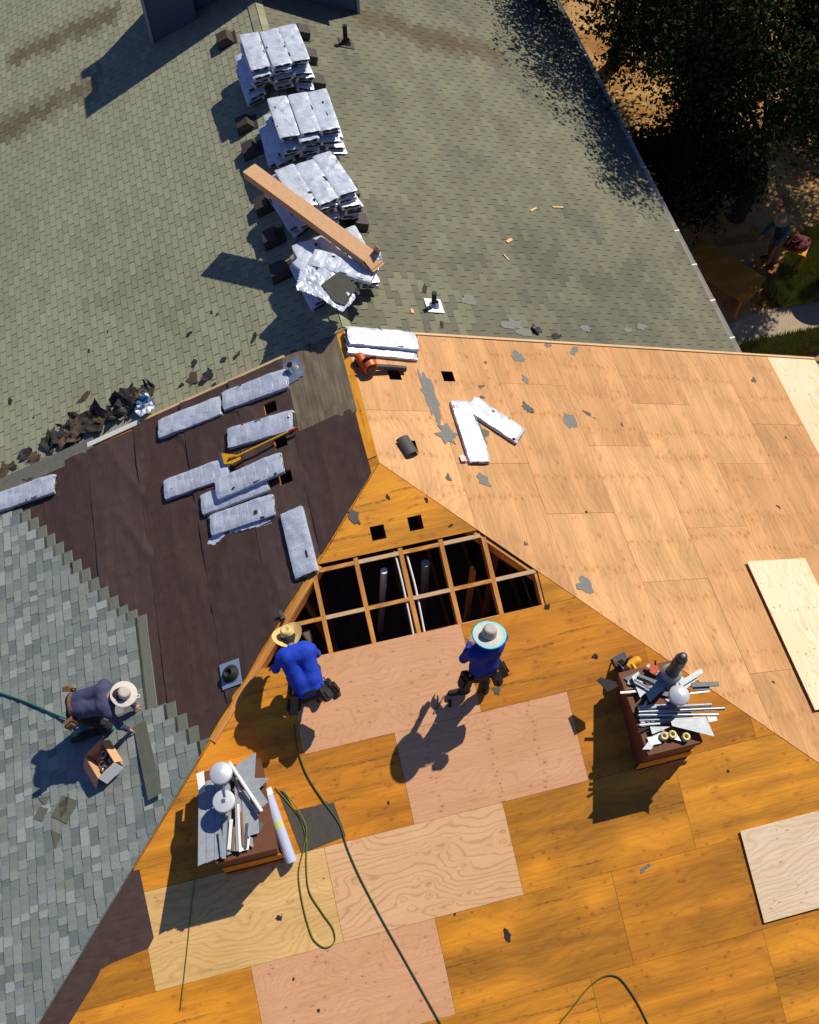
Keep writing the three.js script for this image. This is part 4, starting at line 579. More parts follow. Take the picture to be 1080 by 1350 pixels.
{ const lab = 'flat metal trim strip poking out behind the round cap', gr = 'trim strips behind the round cap'; for (const [a, b, m, w, y] of [[[897, 902], [926, 884], 'zinc', 0.07, 0.16], [[900, 908], [918, 893], 'zinc', 0.06, 0.12], [[912, 903], [948, 901], 'grey', 0.06, 0.12], [[914, 908], [936, 907], 'grey', 0.05, 0.09], [[910, 914], [936, 911], 'steel', 0.02, 0.08], [[818, 913], [840, 911], 'white', 0.03, 0.06], [[826, 908], [846, 906], 'tan', 0.025, 0.05], [[842, 890], [866, 899], 'grey', 0.04, 0.12], [[836, 896], [858, 908], 'grey', 0.03, 0.13]]) stick(a, b, LID + y, LID + y, w, MAT[m], 'trim_strip', lab, 'trim', gr); }
flue(896, 916, LID + 0.34, 0.06, 0.136, 'round grey flue cap on the chase beside the circular saw', 0.055);
{ const [x, z] = levelAt(-0.78).uv(885, 888), g = new THREE.Group(); g.position.set(x, LID, z); top(g, 'flue_pipe', 'tall dark grey flue pipe with wide collar on the chase', 'flue'); mesh(lathe([[0.10, 0], [0.10, 0.1], [0.135, 0.13], [0.14, 0.16], [0.10, 0.2], [0.09, 0.22]], 30), MAT.zinc, 'collar', g); mesh(cyl(0.082, 0.082, 0.52, 26, 0, 0.18, 0), MAT.pipe, 'pipe', g); mesh(lathe([[0.082, 0.70], [0.07, 0.71], [0.06, 0.72], [0.055, 0.80], [0.02, 0.81], [0.001, 0.81]], 24), MAT.pipe, 'tip', g); mesh(lathe([[0.084, 0.52], [0.088, 0.53], [0.088, 0.55], [0.084, 0.56]], 26), MAT.pipe, 'seam_band', g); }
for (const [px, py] of [[876, 970], [887, 968], [905, 971]]) { const [x, z] = levelAt(LID + 0.07).uv(px, py), g = lathe([[0.02, 0], [0.055, 0], [0.055, 0.06], [0.02, 0.06], [0.02, 0]], 20), m = mesh(g, MAT.brass); m.position.set(x, LID + 0.01, z); top(m, 'nail_coil', 'round brass coloured nail coil at the lid edge below the grey metal wedge', 'nail coil', 'nail coils on the chase'); }
{ const P = levelAt(LID + 0.08), c = P.uv(862, 883), m = mesh(crinkle([[-0.07, -0.03], [-0.02, -0.07], [0.06, -0.05], [0.07, 0.03], [0.0, 0.06], [-0.06, 0.05]], 0, 0.09, 8, 0.012), MAT.coral); m.position.set(c[0], LID + 0.05, c[1]); top(m, 'rag', 'crumpled coral red rag beside the tall flue pipe', 'rag'); }
top(mesh(rod(V(...levelAt(LID).px(864, 880, 0).toArray()), V(...levelAt(LID + 0.14).px(864, 871, 0).toArray()), 0.012), MAT.black), 'bolt', 'thin black rod standing behind the coral red rag', 'rod');

// smaller scraps filling both lids
{ const r = rngOf(616), put = (x0, x1, n, lab, gr) => { for (let i = 0; i < n; i++) { const x = mix(x0 + 0.1, x1 - 0.06, r()), z = mix(6.0, 6.85, r()), L2 = 0.12 + r() * 0.3, W2 = 0.03 + r() * 0.09, m = mesh(prism([[-L2 / 2, -W2 / 2], [L2 / 2, -W2 / 2 * r()], [L2 / 2, W2 / 2], [-L2 / 2 * (0.6 + 0.4 * r()), W2 / 2]], 0, 0.003, (a, b) => [a * 1.5, b * 1.5]), MAT[['zinc', 'grey', 'steel', 'tornFelt', 'zinc', 'white'][Math.floor(r() * 6)]]); m.position.set(x, LID + 0.008 + i * 0.004, z); m.rotation.set((r() - 0.5) * 0.12, r() * 3.1, (r() - 0.5) * 0.12); top(m, 'metal_scrap', lab, 'scrap', gr); } };
  put(2.52, 3.22, 16, 'small angular metal scrap among the offcuts on the chase beside the saw', 'small scraps on the chase beside the saw'); put(-3.0, -2.5, 10, 'small angular metal scrap among the strips on the chase beside the roll', 'small scraps on the chase beside the roll'); }
// ---------- tools ----------
{ // circular saw behind the chase
  const g = new THREE.Group(), [u, v] = F.uv(823, 880); top(g, 'circular_saw', 'yellow and black circular saw standing behind the chase', 'saw'); set(g, F, u, v, 0.015, 0.25); g.scale.setScalar(1.3);
  mesh(box(0.16, 0.006, 0.3, 0, 0.003, 0), MAT.steel, 'base_plate', g); mesh(cyl(0.09, 0.09, 0.004, 30).rotateZ(Math.PI / 2).translate(-0.03, 0.10, 0), MAT.steel, 'blade', g);
  mesh(mergeGeometries([cyl(0.10, 0.10, 0.04, 26).rotateZ(Math.PI / 2).translate(-0.02, 0.115, -0.01)]), MAT.black, 'blade_guard', g);
  mesh(new THREE.CapsuleGeometry(0.05, 0.13, 6, 14).rotateZ(Math.PI / 2).translate(0.05, 0.13, -0.02), MAT.yellow, 'motor_housing', g);
  mesh(tube([V(0.03, 0.12, 0.09), V(0.03, 0.2, 0.12), V(0.03, 0.24, 0.05), V(0.03, 0.22, -0.03)], 0.02, 20, 10), MAT.yellow, 'handle', g); mesh(tube([V(-0.02, 0.2, -0.06), V(0.0, 0.25, -0.09), V(0.06, 0.24, -0.1)], 0.014, 12, 8), MAT.black, 'front_grip', g); mesh(box(0.08, 0.07, 0.11, 0.05, 0.09, 0.14), MAT.black, 'battery', g); mesh(tube([V(-0.07, 0.01, 0.14), V(-0.075, 0.16, 0.07), V(-0.07, 0.2, -0.04), V(-0.07, 0.02, -0.13)], 0.009, 20, 8), MAT.steel, 'guard_rail', g);
}
{ // leaf blower at the ridge corner
  const g = new THREE.Group(), [u, v] = R.uv(484, 482, 0.1); top(g, 'leaf_blower', 'orange leaf blower with a long dark tube on the plywood', 'leaf blower'); set(g, R, u, v, 0.012, -Math.PI / 2 + 0.25);
  mesh(cyl(0.125, 0.115, 0.11, 28).rotateX(Math.PI / 2).translate(0, 0.14, 0), MAT.orange, 'fan_housing', g); mesh(new THREE.CapsuleGeometry(0.075, 0.1, 6, 14).rotateX(Math.PI / 2).translate(-0.06, 0.12, -0.1), MAT.orange, 'engine_cover', g); mesh(box(0.13, 0.1, 0.12, -0.05, 0.06, -0.12), MAT.black, 'fuel_tank', g); mesh(cyl(0.04, 0.085, 0.012, 20).rotateX(Math.PI / 2).translate(0, 0.14, 0.115), MAT.black, 'air_intake', g);
  mesh(tube([V(-0.12, 0.2, 0), V(-0.08, 0.27, 0), V(0.04, 0.28, 0), V(0.1, 0.22, 0)], 0.018, 20, 8), MAT.black, 'handle', g); mesh(tube([V(0.06, 0.10, 0.04), V(0.2, 0.085, 0.07), V(0.38, 0.07, 0.1), V(0.62, 0.05, 0.16)], 0.046, 24, 14), std(0x2b2d30, 0.45), 'blower_tube', g);
}
{ // yellow roofing spade
  const A = L.px(312, 602, 0.12), B = L.px(381, 569, 0.11), C2 = L.px(393, 564, 0.10), g = new THREE.Group(); top(g, 'roofing_spade', 'yellow roofing spade with red grip lying over the bundles', 'spade');
  mesh(rod(A, B, 0.018), MAT.yellow, 'shaft', g); mesh(rod(B, C2, 0.022), MAT.red, 'grip', g);
  const hd = pxPoly(L, [[289, 597], [316, 600], [318, 605], [307, 611], [293, 612]], 0.115), m = mesh(prism(hd, 0.11, 0.116), MAT.yellow, 'blade', g); m.position.copy(L.o); m.quaternion.copy(L.q);
  const te = pxPoly(L, [[288, 596], [292, 597], [296, 613], [293, 613]], 0.115), m2 = mesh(prism(te, 0.108, 0.118), MAT.steel, 'toothed_edge', g); m2.position.copy(L.o); m2.quaternion.copy(L.q); mesh(rod(L.px(302, 605, 0.125), A, 0.024, 0.018), std(0x8a6512, 0.5), 'socket', g);
}
{ // dark scoop lying on the vent hole of the warm slope, and a black tool near the standing person
  const P = R, [u, v] = P.uv(537, 589, 0.03), m = mesh(new THREE.CylinderGeometry(0.12, 0.12, 0.3, 20, 1, true, 0.2, 2.6).rotateZ(Math.PI / 2).translate(0, -0.03, 0), std(0x4a4744, 0.7)); set(m, P, u, v, 0.02, 0.3); top(m, 'roofing_curl', 'curled dark grey piece of roofing half over a square vent hole', 'roofing');
  const A = F.px(593, 930, 0), top2 = A.clone().add(V(0.0, 0.16, -0.01)), g = new THREE.Group(); top(g, 'caulk_tube', 'short black tube standing on new plywood by the boots', 'tube'); mesh(rod(A.clone().add(V(0, 0.0, 0)), top2, 0.028, 0.026, 14), MAT.black, 'tube_body', g);
  const m3 = mesh(rod(F.px(586, 917, 0.01), F.px(572, 940, 0.01), 0.012), MAT.tan); top(m3, 'wood_stick', 'thin wooden stick lying on new plywood beside the black tube', 'stick');
  const m4 = mesh(rod(F.px(652, 822, 0.4), F.px(648, 832, 0.42), 0.01), MAT.yellow);
  const hy = L.px(372, 808, 0.16), hh = new THREE.Group(); top(hh, 'hatchet', 'grey roofing knife stuck upright at the hip by the straw hat', 'knife'); mesh(beam(L.px(369, 805, 0.10), L.px(375, 815, 0.02), 0.04, 0.01), MAT.grey, 'blade', hh); mesh(rod(L.px(375, 815, 0.04), L.px(372, 822, 0.03), 0.016), MAT.black, 'handle', hh);
}
// pipe flashings
{ const g = new THREE.Group(), [u, v] = L.uv(387, 487, 0.02); top(g, 'pipe_flashing', 'shiny silver pipe flashing on the grey mineral sheet by the ridge', 'flashing'); set(g, L, u, v, 0.028, 0.08); mesh(box(0.36, 0.004, 0.28), MAT.bright, 'plate', g); mesh(lathe([[0.10, 0.002], [0.085, 0.02], [0.055, 0.10], [0.05, 0.13]], 26), MAT.bright, 'cone', g); mesh(cyl(0.046, 0.046, 0.10, 20, 0, 0.03, 0), MAT.black, 'collar', g); mesh(crinkle([[-0.2, -0.1], [0.17, -0.15], [0.2, 0.16], [-0.16, 0.15]], 0.002, 0.02, 4), std(0xb8c2ca, 0.25, 0.7), 'foil', g).position.x = 0.05; }
{ const g = new THREE.Group(), [u, v] = L.uv(305, 889, 0.02); top(g, 'pipe_flashing', 'blue grey pipe flashing plate with a black rubber boot on dark felt', 'flashing'); set(g, L, u, v, 0.035, -0.02); mesh(box(0.36, 0.006, 0.30), std(0x8ea3bd, 0.45, 0.3), 'plate', g); mesh(lathe([[0.115, 0.003], [0.11, 0.02], [0.085, 0.05], [0.07, 0.085], [0.05, 0.09], [0.045, 0.06], [0.001, 0.06]], 28), MAT.rubber, 'rubber_boot', g); mesh(lathe([[0.135, 0.003], [0.12, 0.012], [0.115, 0.004]], 28), MAT.grey, 'ring', g); }
{ // torn blue and white bag by the drip edge
  const g = new THREE.Group(), [u, v] = OL.uv(196, 536, 0.05); top(g, 'torn_bag', 'torn blue and white plastic bag with black lining among the scraps', 'bag'); set(g, OL, u, v, 0.03, 0.2); mesh(crinkle([[-0.15, -0.14], [0.2, -0.16], [0.24, 0.14], [0.06, 0.2], [-0.16, 0.12]], 0, 0.2, 21, 0.014), MAT.wrap, 'bag_film', g); mesh(crinkle([[-0.1, -0.1], [0.03, -0.12], [0.02, 0.1], [-0.08, 0.08]], 0.1, 0.16, 33, 0.014), std(0x2f5f8e, 0.5), 'blue_print', g); mesh(crinkle([[-0.42, -0.2], [-0.2, -0.26], [-0.12, 0.0], [-0.2, 0.05]], 0.05, 0.2, 17, 0.016), MAT.black, 'black_lining', g); }
{ const [u, v] = R.uv(611, 605, 0.02), m = mesh(crinkle([[-0.07, -0.06], [0.05, -0.07], [0.08, 0.03], [-0.05, 0.06]], 0, 0.07, 41, 0.014), std(0xd9c8c4, 0.6)); set(m, R, u, v, 0.004); top(m, 'tape_scrap', 'small crumpled pinkish white tape at the foot of the slumped bundle', 'tape'); }
// ---------- hoses ----------
function hose(P, pts, r, mat, name, label, h = 0.016) { const m = mesh(tube(pts.map(p => P.px(p[0], p[1], h + (p[2] ?? 0))), r, 160, 8), mat); return top(m, name, label, 'hose'); }
const hoseGreen = std(0x3d5a2c, 0.55), hoseLime = std(0x6f7a26, 0.55), hoseTeal = std(0x1f6a52, 0.5);
hose(F, [[388, 955], [392, 985], [404, 1020], [428, 1058], [447, 1085], [458, 1118], [474, 1155], [500, 1205], [528, 1255], [556, 1305], [588, 1362]], 0.0095, hoseGreen, 'air_hose', 'long green air hose running from the bent worker down the new sheets');
hose(F, [[363, 1038], [380, 1058], [396, 1080], [404, 1108], [404, 1140], [408, 1175], [425, 1203], [440, 1226], [441, 1242], [430, 1249], [415, 1240], [405, 1215], [397, 1180], [394, 1150], [400, 1120], [404, 1092, 0.02], [392, 1066, 0.03], [372, 1040, 0.02]], 0.0085, hoseLime, 'air_hose', 'looped yellow green air hose hanging from the pale blue roll');
hose(F, [[262, 1118, 0.1], [258, 1150, 0.02], [252, 1200], [247, 1250], [242, 1295], [238, 1331]], 0.006, hoseLime, 'cord', 'thin olive cord hanging straight down over the cream plywood');
hose(F, [[728, 1362], [752, 1332], [778, 1300], [800, 1286], [815, 1288], [832, 1308], [846, 1332], [860, 1362]], 0.008, hoseGreen, 'air_hose', 'green air hose arching over the orange boards by the lower edge');
hose(L, [[-8, 911, 0.03], [25, 922, 0.03], [50, 932, 0.03], [78, 944, 0.04], [100, 951, 0.08], [116, 950, 0.16]], 0.0135, hoseTeal, 'air_hose', 'dark teal air hose running over grey shingles to the kneeling person', 0.03);

// ---------- people ----------
function surfaceNet(f, lo, hi, cell) {          // smooth closed surface where f = 0
  const n = [0, 1, 2].map(i => Math.ceil((hi[i] - lo[i]) / cell) + 1), [nx, ny, nz] = n, D = new Float32Array(nx * ny * nz), id = (i, j, k) => (k * ny + j) * nx + i;
  for (let k = 0; k < nz; k++) for (let j = 0; j < ny; j++) for (let i = 0; i < nx;) { const d = f(lo[0] + i * cell, lo[1] + j * cell, lo[2] + k * cell), o = id(i, j, k); D[o] = d; let skip = Math.max(1, Math.floor(Math.abs(d) * 0.7 / cell) - 2); for (let s = 1; s < skip && i + s < nx; s++) D[o + s] = d; i += skip; }
  const vid = new Int32Array(nx * ny * nz).fill(-1), P = [], I = [];
  for (let k = 0; k + 1 < nz; k++) for (let j = 0; j + 1 < ny; j++) for (let i = 0; i + 1 < nx; i++) {
    let m = 0, sx = 0, sy = 0, sz = 0, c = 0; const g = []; for (let q = 0; q < 8; q++) { const d = D[id(i + (q & 1), j + (q >> 1 & 1), k + (q >> 2))]; g.push(d); if (d < 0) m |= 1 << q; } if (m === 0 || m === 255) continue;
    for (let a = 0; a < 8; a++) for (const b of [1, 2, 4]) if (!(a & b)) { const e = a | b; if ((g[a] < 0) !== (g[e] < 0)) { const t = g[a] / (g[a] - g[e]); sx += (a & 1) + (b === 1 ? t : 0); sy += (a >> 1 & 1) + (b === 2 ? t : 0); sz += (a >> 2) + (b === 4 ? t : 0); c++; } }
    vid[id(i, j, k)] = P.length / 3; P.push(lo[0] + (i + sx / c) * cell, lo[1] + (j + sy / c) * cell, lo[2] + (k + sz / c) * cell);
  }
  const quad = (a, b, c, d, fl) => { if (a < 0 || b < 0 || c < 0 || d < 0) return; fl ? I.push(a, b, c, a, c, d) : I.push(a, c, b, a, d, c); };
  for (let k = 1; k + 1 < nz; k++) for (let j = 1; j + 1 < ny; j++) for (let i = 1; i + 1 < nx; i++) {
    const d0 = D[id(i, j, k)] < 0; if (d0 !== D[id(i + 1, j, k)] < 0) quad(vid[id(i, j - 1, k - 1)], vid[id(i, j, k - 1)], vid[id(i, j, k)], vid[id(i, j - 1, k)], d0);
    if (d0 !== D[id(i, j + 1, k)] < 0) quad(vid[id(i - 1, j, k - 1)], vid[id(i - 1, j, k)], vid[id(i, j, k)], vid[id(i, j, k - 1)], d0);
    if (d0 !== D[id(i, j, k + 1)] < 0) quad(vid[id(i - 1, j - 1, k)], vid[id(i, j - 1, k)], vid[id(i, j, k)], vid[id(i - 1, j, k)], d0);
  }
  return { P, I };
}
function bonesField(bones, k = 0.03) {
  const B = bones.map(([a, b, ra, rb, c, fold = 0]) => { const d = [b[0] - a[0], b[1] - a[1], b[2] - a[2]]; return { a, d, l: d[0] * d[0] + d[1] * d[1] + d[2] * d[2] + 1e-9, ra, rb, c, fold }; });
  const one = (o, x, y, z) => { const px = x - o.a[0], py = y - o.a[1], pz = z - o.a[2], t = clamp((px * o.d[0] + py * o.d[1] + pz * o.d[2]) / o.l); return Math.sqrt((px - t * o.d[0]) ** 2 + (py - t * o.d[1]) ** 2 + (pz - t * o.d[2]) ** 2) - (o.ra + (o.rb - o.ra) * t); };
  const f = (x, y, z) => { let d = 1e9, fold = 0; for (const o of B) { const e = one(o, x, y, z); if (e < d) fold = o.fold; if (d > 1e8) { d = e; continue; } const h = clamp(0.5 + 0.5 * (e - d) / k); d = e + (d - e) * h - k * h * (1 - h); } if (fold && d < 0.06) d += fold * (noise3(x * 16, y * 11, z * 16) + 0.5 * noise3(x * 33, y * 25, z * 33 + 4)); return d; };
  const c = (x, y, z) => { let d = 1e9, r = null; for (const o of B) { const e = one(o, x, y, z); if (e < d) { d = e; r = o.c; } } return r; };
  return { f, c };
}
function skinned(sets) {       // several bone sets with their own cell size, one geometry with vertex colours
  const pos = [], col = [], idx = [];
  for (const { bones, cell, k } of sets) {
    const { f, c } = bonesField(bones, k), lo = [1e9, 1e9, 1e9], hi = [-1e9, -1e9, -1e9]; for (const [a, b, ra, rb] of bones) for (const [p, r] of [[a, ra], [b, rb]]) for (let i = 0; i < 3; i++) { lo[i] = Math.min(lo[i], p[i] - r - 3 * cell - 0.02); hi[i] = Math.max(hi[i], p[i] + r + 3 * cell + 0.02); }
    const { P, I } = surfaceNet(f, lo, hi, cell), o = pos.length / 3; for (let i = 0; i < P.length; i += 3) { pos.push(P[i], P[i + 1], P[i + 2]); col.push(...c(P[i], P[i + 1], P[i + 2])); } for (const i of I) idx.push(i + o);
  }
  const g = new THREE.BufferGeometry(); g.setAttribute('position', new THREE.Float32BufferAttribute(pos, 3)); g.setAttribute('color', new THREE.Float32BufferAttribute(col, 3)); g.setIndex(idx); g.computeVertexNormals(); return g;
}
const add3 = (a, b, s = 1) => [a[0] + b[0] * s, a[1] + b[1] * s, a[2] + b[2] * s], sub3 = (a, b) => [a[0] - b[0], a[1] - b[1], a[2] - b[2]], mid3 = (a, b, t = 0.5) => [mix(a[0], b[0], t), mix(a[1], b[1], t), mix(a[2], b[2], t)], norm3 = a => { const l = Math.hypot(...a); return a.map(x => x / l); }, cross3 = (a, b) => [a[1] * b[2] - a[2] * b[1], a[2] * b[0] - a[0] * b[2], a[0] * b[1] - a[1] * b[0]];
function handBones(wrist, fwd, palm, side, c) {       // palm: direction the palm faces; side: towards the thumb
  const b = [], K = (f, s, p) => add3(add3(add3(wrist, fwd, f), side, s), palm, p); b.push([wrist, K(0.03, 0, 0), 0.027, 0.028, c]);
  for (let i = 0; i < 4; i++) { const s = 0.030 - i * 0.020, len = [0.036, 0.042, 0.039, 0.030][i]; b.push([K(0.02, s * 0.8, 0), K(0.085, s, 0), 0.016, 0.0125, c], [K(0.085, s, 0), K(0.085 + len * 0.9, s, 0.014), 0.0095, 0.009, c], [K(0.085 + len * 0.9, s, 0.014), K(0.085 + len * 1.25, s, 0.014 + len * 0.75), 0.009, 0.008, c]); }
  b.push([K(0.02, 0.025, 0.005), K(0.05, 0.052, 0.015), 0.015, 0.011, c], [K(0.05, 0.052, 0.015), K(0.085, 0.058, 0.03), 0.0105, 0.009, c]); return b;
}
function makePerson(o) {
  const { shirt, pants, skin, boot } = o.colors, J = o.joints, up = norm3(sub3(J.chest, J.pelvis)), ac = norm3(sub3(J.shR, J.shL)), fwd = norm3(cross3(up, ac)), bones = [], S = 0.005, hipAc = norm3(sub3(J.hipR, J.hipL));
  const C = (a, b, ra, rb, c, fold = 0) => bones.push([a, b, ra, rb, c, fold]);
  const gi = o.girth ?? 1; C(J.hipL, J.hipR, 0.105, 0.105, pants, S); const wL = add3(mid3(J.pelvis, J.chest, 0.35), hipAc, -0.075), wR = add3(mid3(J.pelvis, J.chest, 0.35), hipAc, 0.075), cL = mid3(J.chest, J.shL, 0.55), cR = mid3(J.chest, J.shR, 0.55);
  const bL = add3(add3(J.pelvis, up, 0.07), hipAc, -0.07), bR = add3(add3(J.pelvis, up, 0.07), hipAc, 0.07); C(bL, bR, 0.112 * gi, 0.112 * gi, shirt, S); C(bL, wL, 0.11 * gi, 0.112 * gi, shirt, S); C(bR, wR, 0.11 * gi, 0.112 * gi, shirt, S); C(wL, wR, 0.115 * gi, 0.115 * gi, shirt, S); C(wL, cL, 0.112 * gi, 0.118 * gi, shirt, S); C(wR, cR, 0.112 * gi, 0.118 * gi, shirt, S); C(cL, cR, 0.12 * gi, 0.12 * gi, shirt, S); C(J.shL, J.shR, 0.07, 0.07, shirt, S);
  C(add3(J.chest, up, 0.08), J.neck, 0.065, 0.055, skin); const hu = norm3(sub3(J.head, J.neck)), hf = norm3(o.look ?? fwd);
  C(J.neck, J.head, 0.055, 0.07, skin); C(add3(J.head, hu, 0.035), add3(J.head, hu, -0.02), 0.094, 0.088, o.hair); C(add3(J.head, hf, 0.025), add3(add3(J.head, hf, 0.035), hu, -0.07), 0.078, 0.052, skin); C(add3(add3(J.head, hf, 0.10), hu, -0.01), add3(add3(J.head, hf, 0.118), hu, -0.04), 0.012, 0.016, skin);
  const hs = norm3(cross3(hu, hf)); for (const s of [-1, 1]) { C(add3(add3(J.head, hs, s * 0.088), hu, -0.01), add3(add3(J.head, hs, s * 0.09), hu, -0.05), 0.016, 0.013, skin); }
  C(add3(add3(add3(J.head, hf, 0.088), hs, -0.03), hu, 0.005), add3(add3(add3(J.head, hf, 0.088), hs, 0.03), hu, 0.005), 0.014, 0.014, skin); C(add3(add3(add3(J.head, hf, 0.083), hs, -0.018), hu, -0.075), add3(add3(add3(J.head, hf, 0.083), hs, 0.018), hu, -0.075), 0.010, 0.010, [skin[0] * 0.7, skin[1] * 0.5, skin[2] * 0.5]);
  for (const s of ['L', 'R']) {
    C(J['sh' + s], J['el' + s], 0.066, 0.05, shirt, S); C(J['el' + s], mid3(J['el' + s], J['ha' + s], 0.9), 0.05, 0.034, o.sleeve === 'short' ? skin : shirt, S * 0.6); C(mid3(J['el' + s], J['ha' + s], 0.85), J['ha' + s], 0.03, 0.026, skin);
    C(J['hip' + s], J['kn' + s], 0.098, 0.066, pants, S); C(J['kn' + s], mid3(J['kn' + s], J['an' + s], 0.4), 0.066, 0.064, pants, S); C(mid3(J['kn' + s], J['an' + s], 0.4), J['an' + s], 0.064, 0.052, pants, S);
    C(J['an' + s], J['toe' + s], 0.052, 0.042, boot); C(J['an' + s], add3(J['an' + s], norm3(sub3(J['an' + s], J['toe' + s])), 0.05), 0.048, 0.044, boot);
    if (o.pads) { const kk = J['kn' + s]; C(add3(kk, o.pads.dir, 0.035), add3(kk, o.pads.dir, 0.05), 0.055, 0.05, o.pads.color); }
  }
  const sets = [{ bones, cell: 0.012, k: 0.035 }];
  for (const s of ['L', 'R']) { const f = norm3(sub3(J['ha' + s], J['el' + s])), p0 = o['palm' + s] ?? [0, -1, 0], sd = norm3(cross3(f, p0)), pl = norm3(cross3(sd, f)); sets.push({ bones: handBones(J['ha' + s], f, pl, s === 'L' ? sd : sd.map(x => -x), skin), cell: 0.0045, k: 0.008 }); }
  const geo = skinned(sets), base = o.base; geo.translate(-base[0], -base[1], -base[2]); const g = new THREE.Group(); g.position.set(...base); top(g, 'person', o.label, 'person');
  mesh(geo, new THREE.MeshStandardMaterial({ vertexColors: true, roughness: 0.85, side: THREE.DoubleSide }), 'body', g); const loc = p => V(p[0] - base[0], p[1] - base[1], p[2] - base[2]);
  // hat
  if (o.hat) { const h = o.hat, hg = new THREE.Group(); hg.name = 'hat'; g.add(hg); const at = loc(add3(J.head, hu, 0.055)); hg.position.copy(at); const yv = V(...norm3(h.axis ?? hu)), xv = new THREE.Vector3().crossVectors(V(...hf), yv).normalize().negate(), zv = new THREE.Vector3().crossVectors(xv, yv); hg.quaternion.setFromRotationMatrix(new THREE.Matrix4().makeBasis(xv, yv, zv));
    const bend = (gq) => { const p = gq.attributes.position; for (let i = 0; i < p.count; i++) { const x = p.getX(i), z = p.getZ(i), r = Math.hypot(x, z), e = Math.max(0, r - h.cr); p.setY(i, p.getY(i) + h.curl * e * e * 14 * (x * x / (r * r + 1e-6)) - h.droop * e + 0.004 * noise2(x * 25 + 3, z * 25)); if (r < h.cr + 0.005 && h.pinch) p.setX(i, x * (1 - h.pinch * smooth(0.02, h.ch, p.getY(i)))); } gq.computeVertexNormals(); return gq; };
    const ring = (pts) => bend(lathe(pts, 44)), R0 = h.r, cr = h.cr, ch = h.ch; const brim = []; for (let i = 0; i <= 8; i++) brim.push([mix(cr, h.rim ? R0 - 0.04 : R0, i / 8), 0]); brim.push([h.rim ? R0 - 0.039 : R0 - 0.001, -0.006], [cr - 0.002, -0.006]);
    mesh(ring(brim), h.mat, 'brim', hg); if (h.rim) mesh(ring([[R0 - 0.04, 0.0005], [R0 - 0.02, 0.002], [R0, 0], [R0 - 0.02, -0.007], [R0 - 0.04, -0.006]]), h.rim, 'rim', hg);
    mesh(ring([[cr, -0.002], [cr * 0.98, ch * 0.35], [cr * 0.90, ch * 0.75], [cr * 0.78, ch * 0.95], [cr * 0.5, ch * (1 - h.dent * 0.4)], [cr * 0.2, ch * (1 - h.dent)], [0.001, ch * (1 - h.dent)]]), h.crown ?? h.mat, 'crown', hg); if (h.band) mesh(ring([[cr + 0.002, 0.002], [cr + 0.003, 0.012], [cr * 0.985, 0.03], [cr * 0.97, 0.031]]), h.band, 'hat_band', hg);
    if (h.toggle) mesh(new THREE.TorusGeometry(0.022, 0.006, 8, 18).rotateX(Math.PI / 2).translate(0, -0.03, R0 + 0.01), MAT.white, 'cord_toggle', hg); }
  // tool belt and pouches
  const pc = loc(add3(J.pelvis, up, 0.045)), m4 = new THREE.Matrix4().makeBasis(V(...hipAc), V(...up), V(...norm3(cross3(hipAc, up)))), q = new THREE.Quaternion().setFromRotationMatrix(m4), bg = lathe([[0.148, -0.03], [0.152, -0.03], [0.153, 0.03], [0.148, 0.03]], 40); bg.scale(1.30, 1, 0.93); const belt = mesh(bg, o.beltMat ?? MAT.leather, 'tool_belt', g); belt.position.copy(pc); belt.quaternion.copy(q);
  for (const [s, tw, sc] of o.pouches ?? []) { const pg = prismXY([[-0.10, 0.0], [0.10, 0.0], [0.085, -0.20], [0.04, -0.235], [-0.04, -0.235], [-0.085, -0.20]], -0.045, 0.045), po = mesh(pg, o.beltMat ?? MAT.leather, 'tool_pouch', g); const a = tw; po.position.copy(pc).add(V(Math.sin(a) * 0.225, 0.005, Math.cos(a) * 0.17).applyQuaternion(q)); po.quaternion.copy(q).multiply(new THREE.Quaternion().setFromAxisAngle(V(0, 1, 0), a)).multiply(new THREE.Quaternion().setFromAxisAngle(V(1, 0, 0), -0.35)); po.scale.setScalar(sc);
    const lip = mesh(box(0.17, 0.02, 0.07, 0, 0.005, 0), MAT.black, 'pouch_mouth', po); mesh(prismXY([[-0.06, -0.06], [0.06, -0.06], [0.05, -0.18], [-0.05, -0.18]], 0.046, 0.075), o.beltMat ?? MAT.leather, 'front_pocket', po); mesh(rod(V(0.03, -0.04, 0.0), V(0.045, 0.07, 0.01), 0.009), s > 0 ? MAT.steel : MAT.yellow, 'tool_handle', po); }
  return g;
}
const SKIN = [0.42, 0.22, 0.14], straw = std(0xd8bd7c, 0.85), blue = [0.008, 0.045, 0.42], blackC = [0.012, 0.012, 0.014];
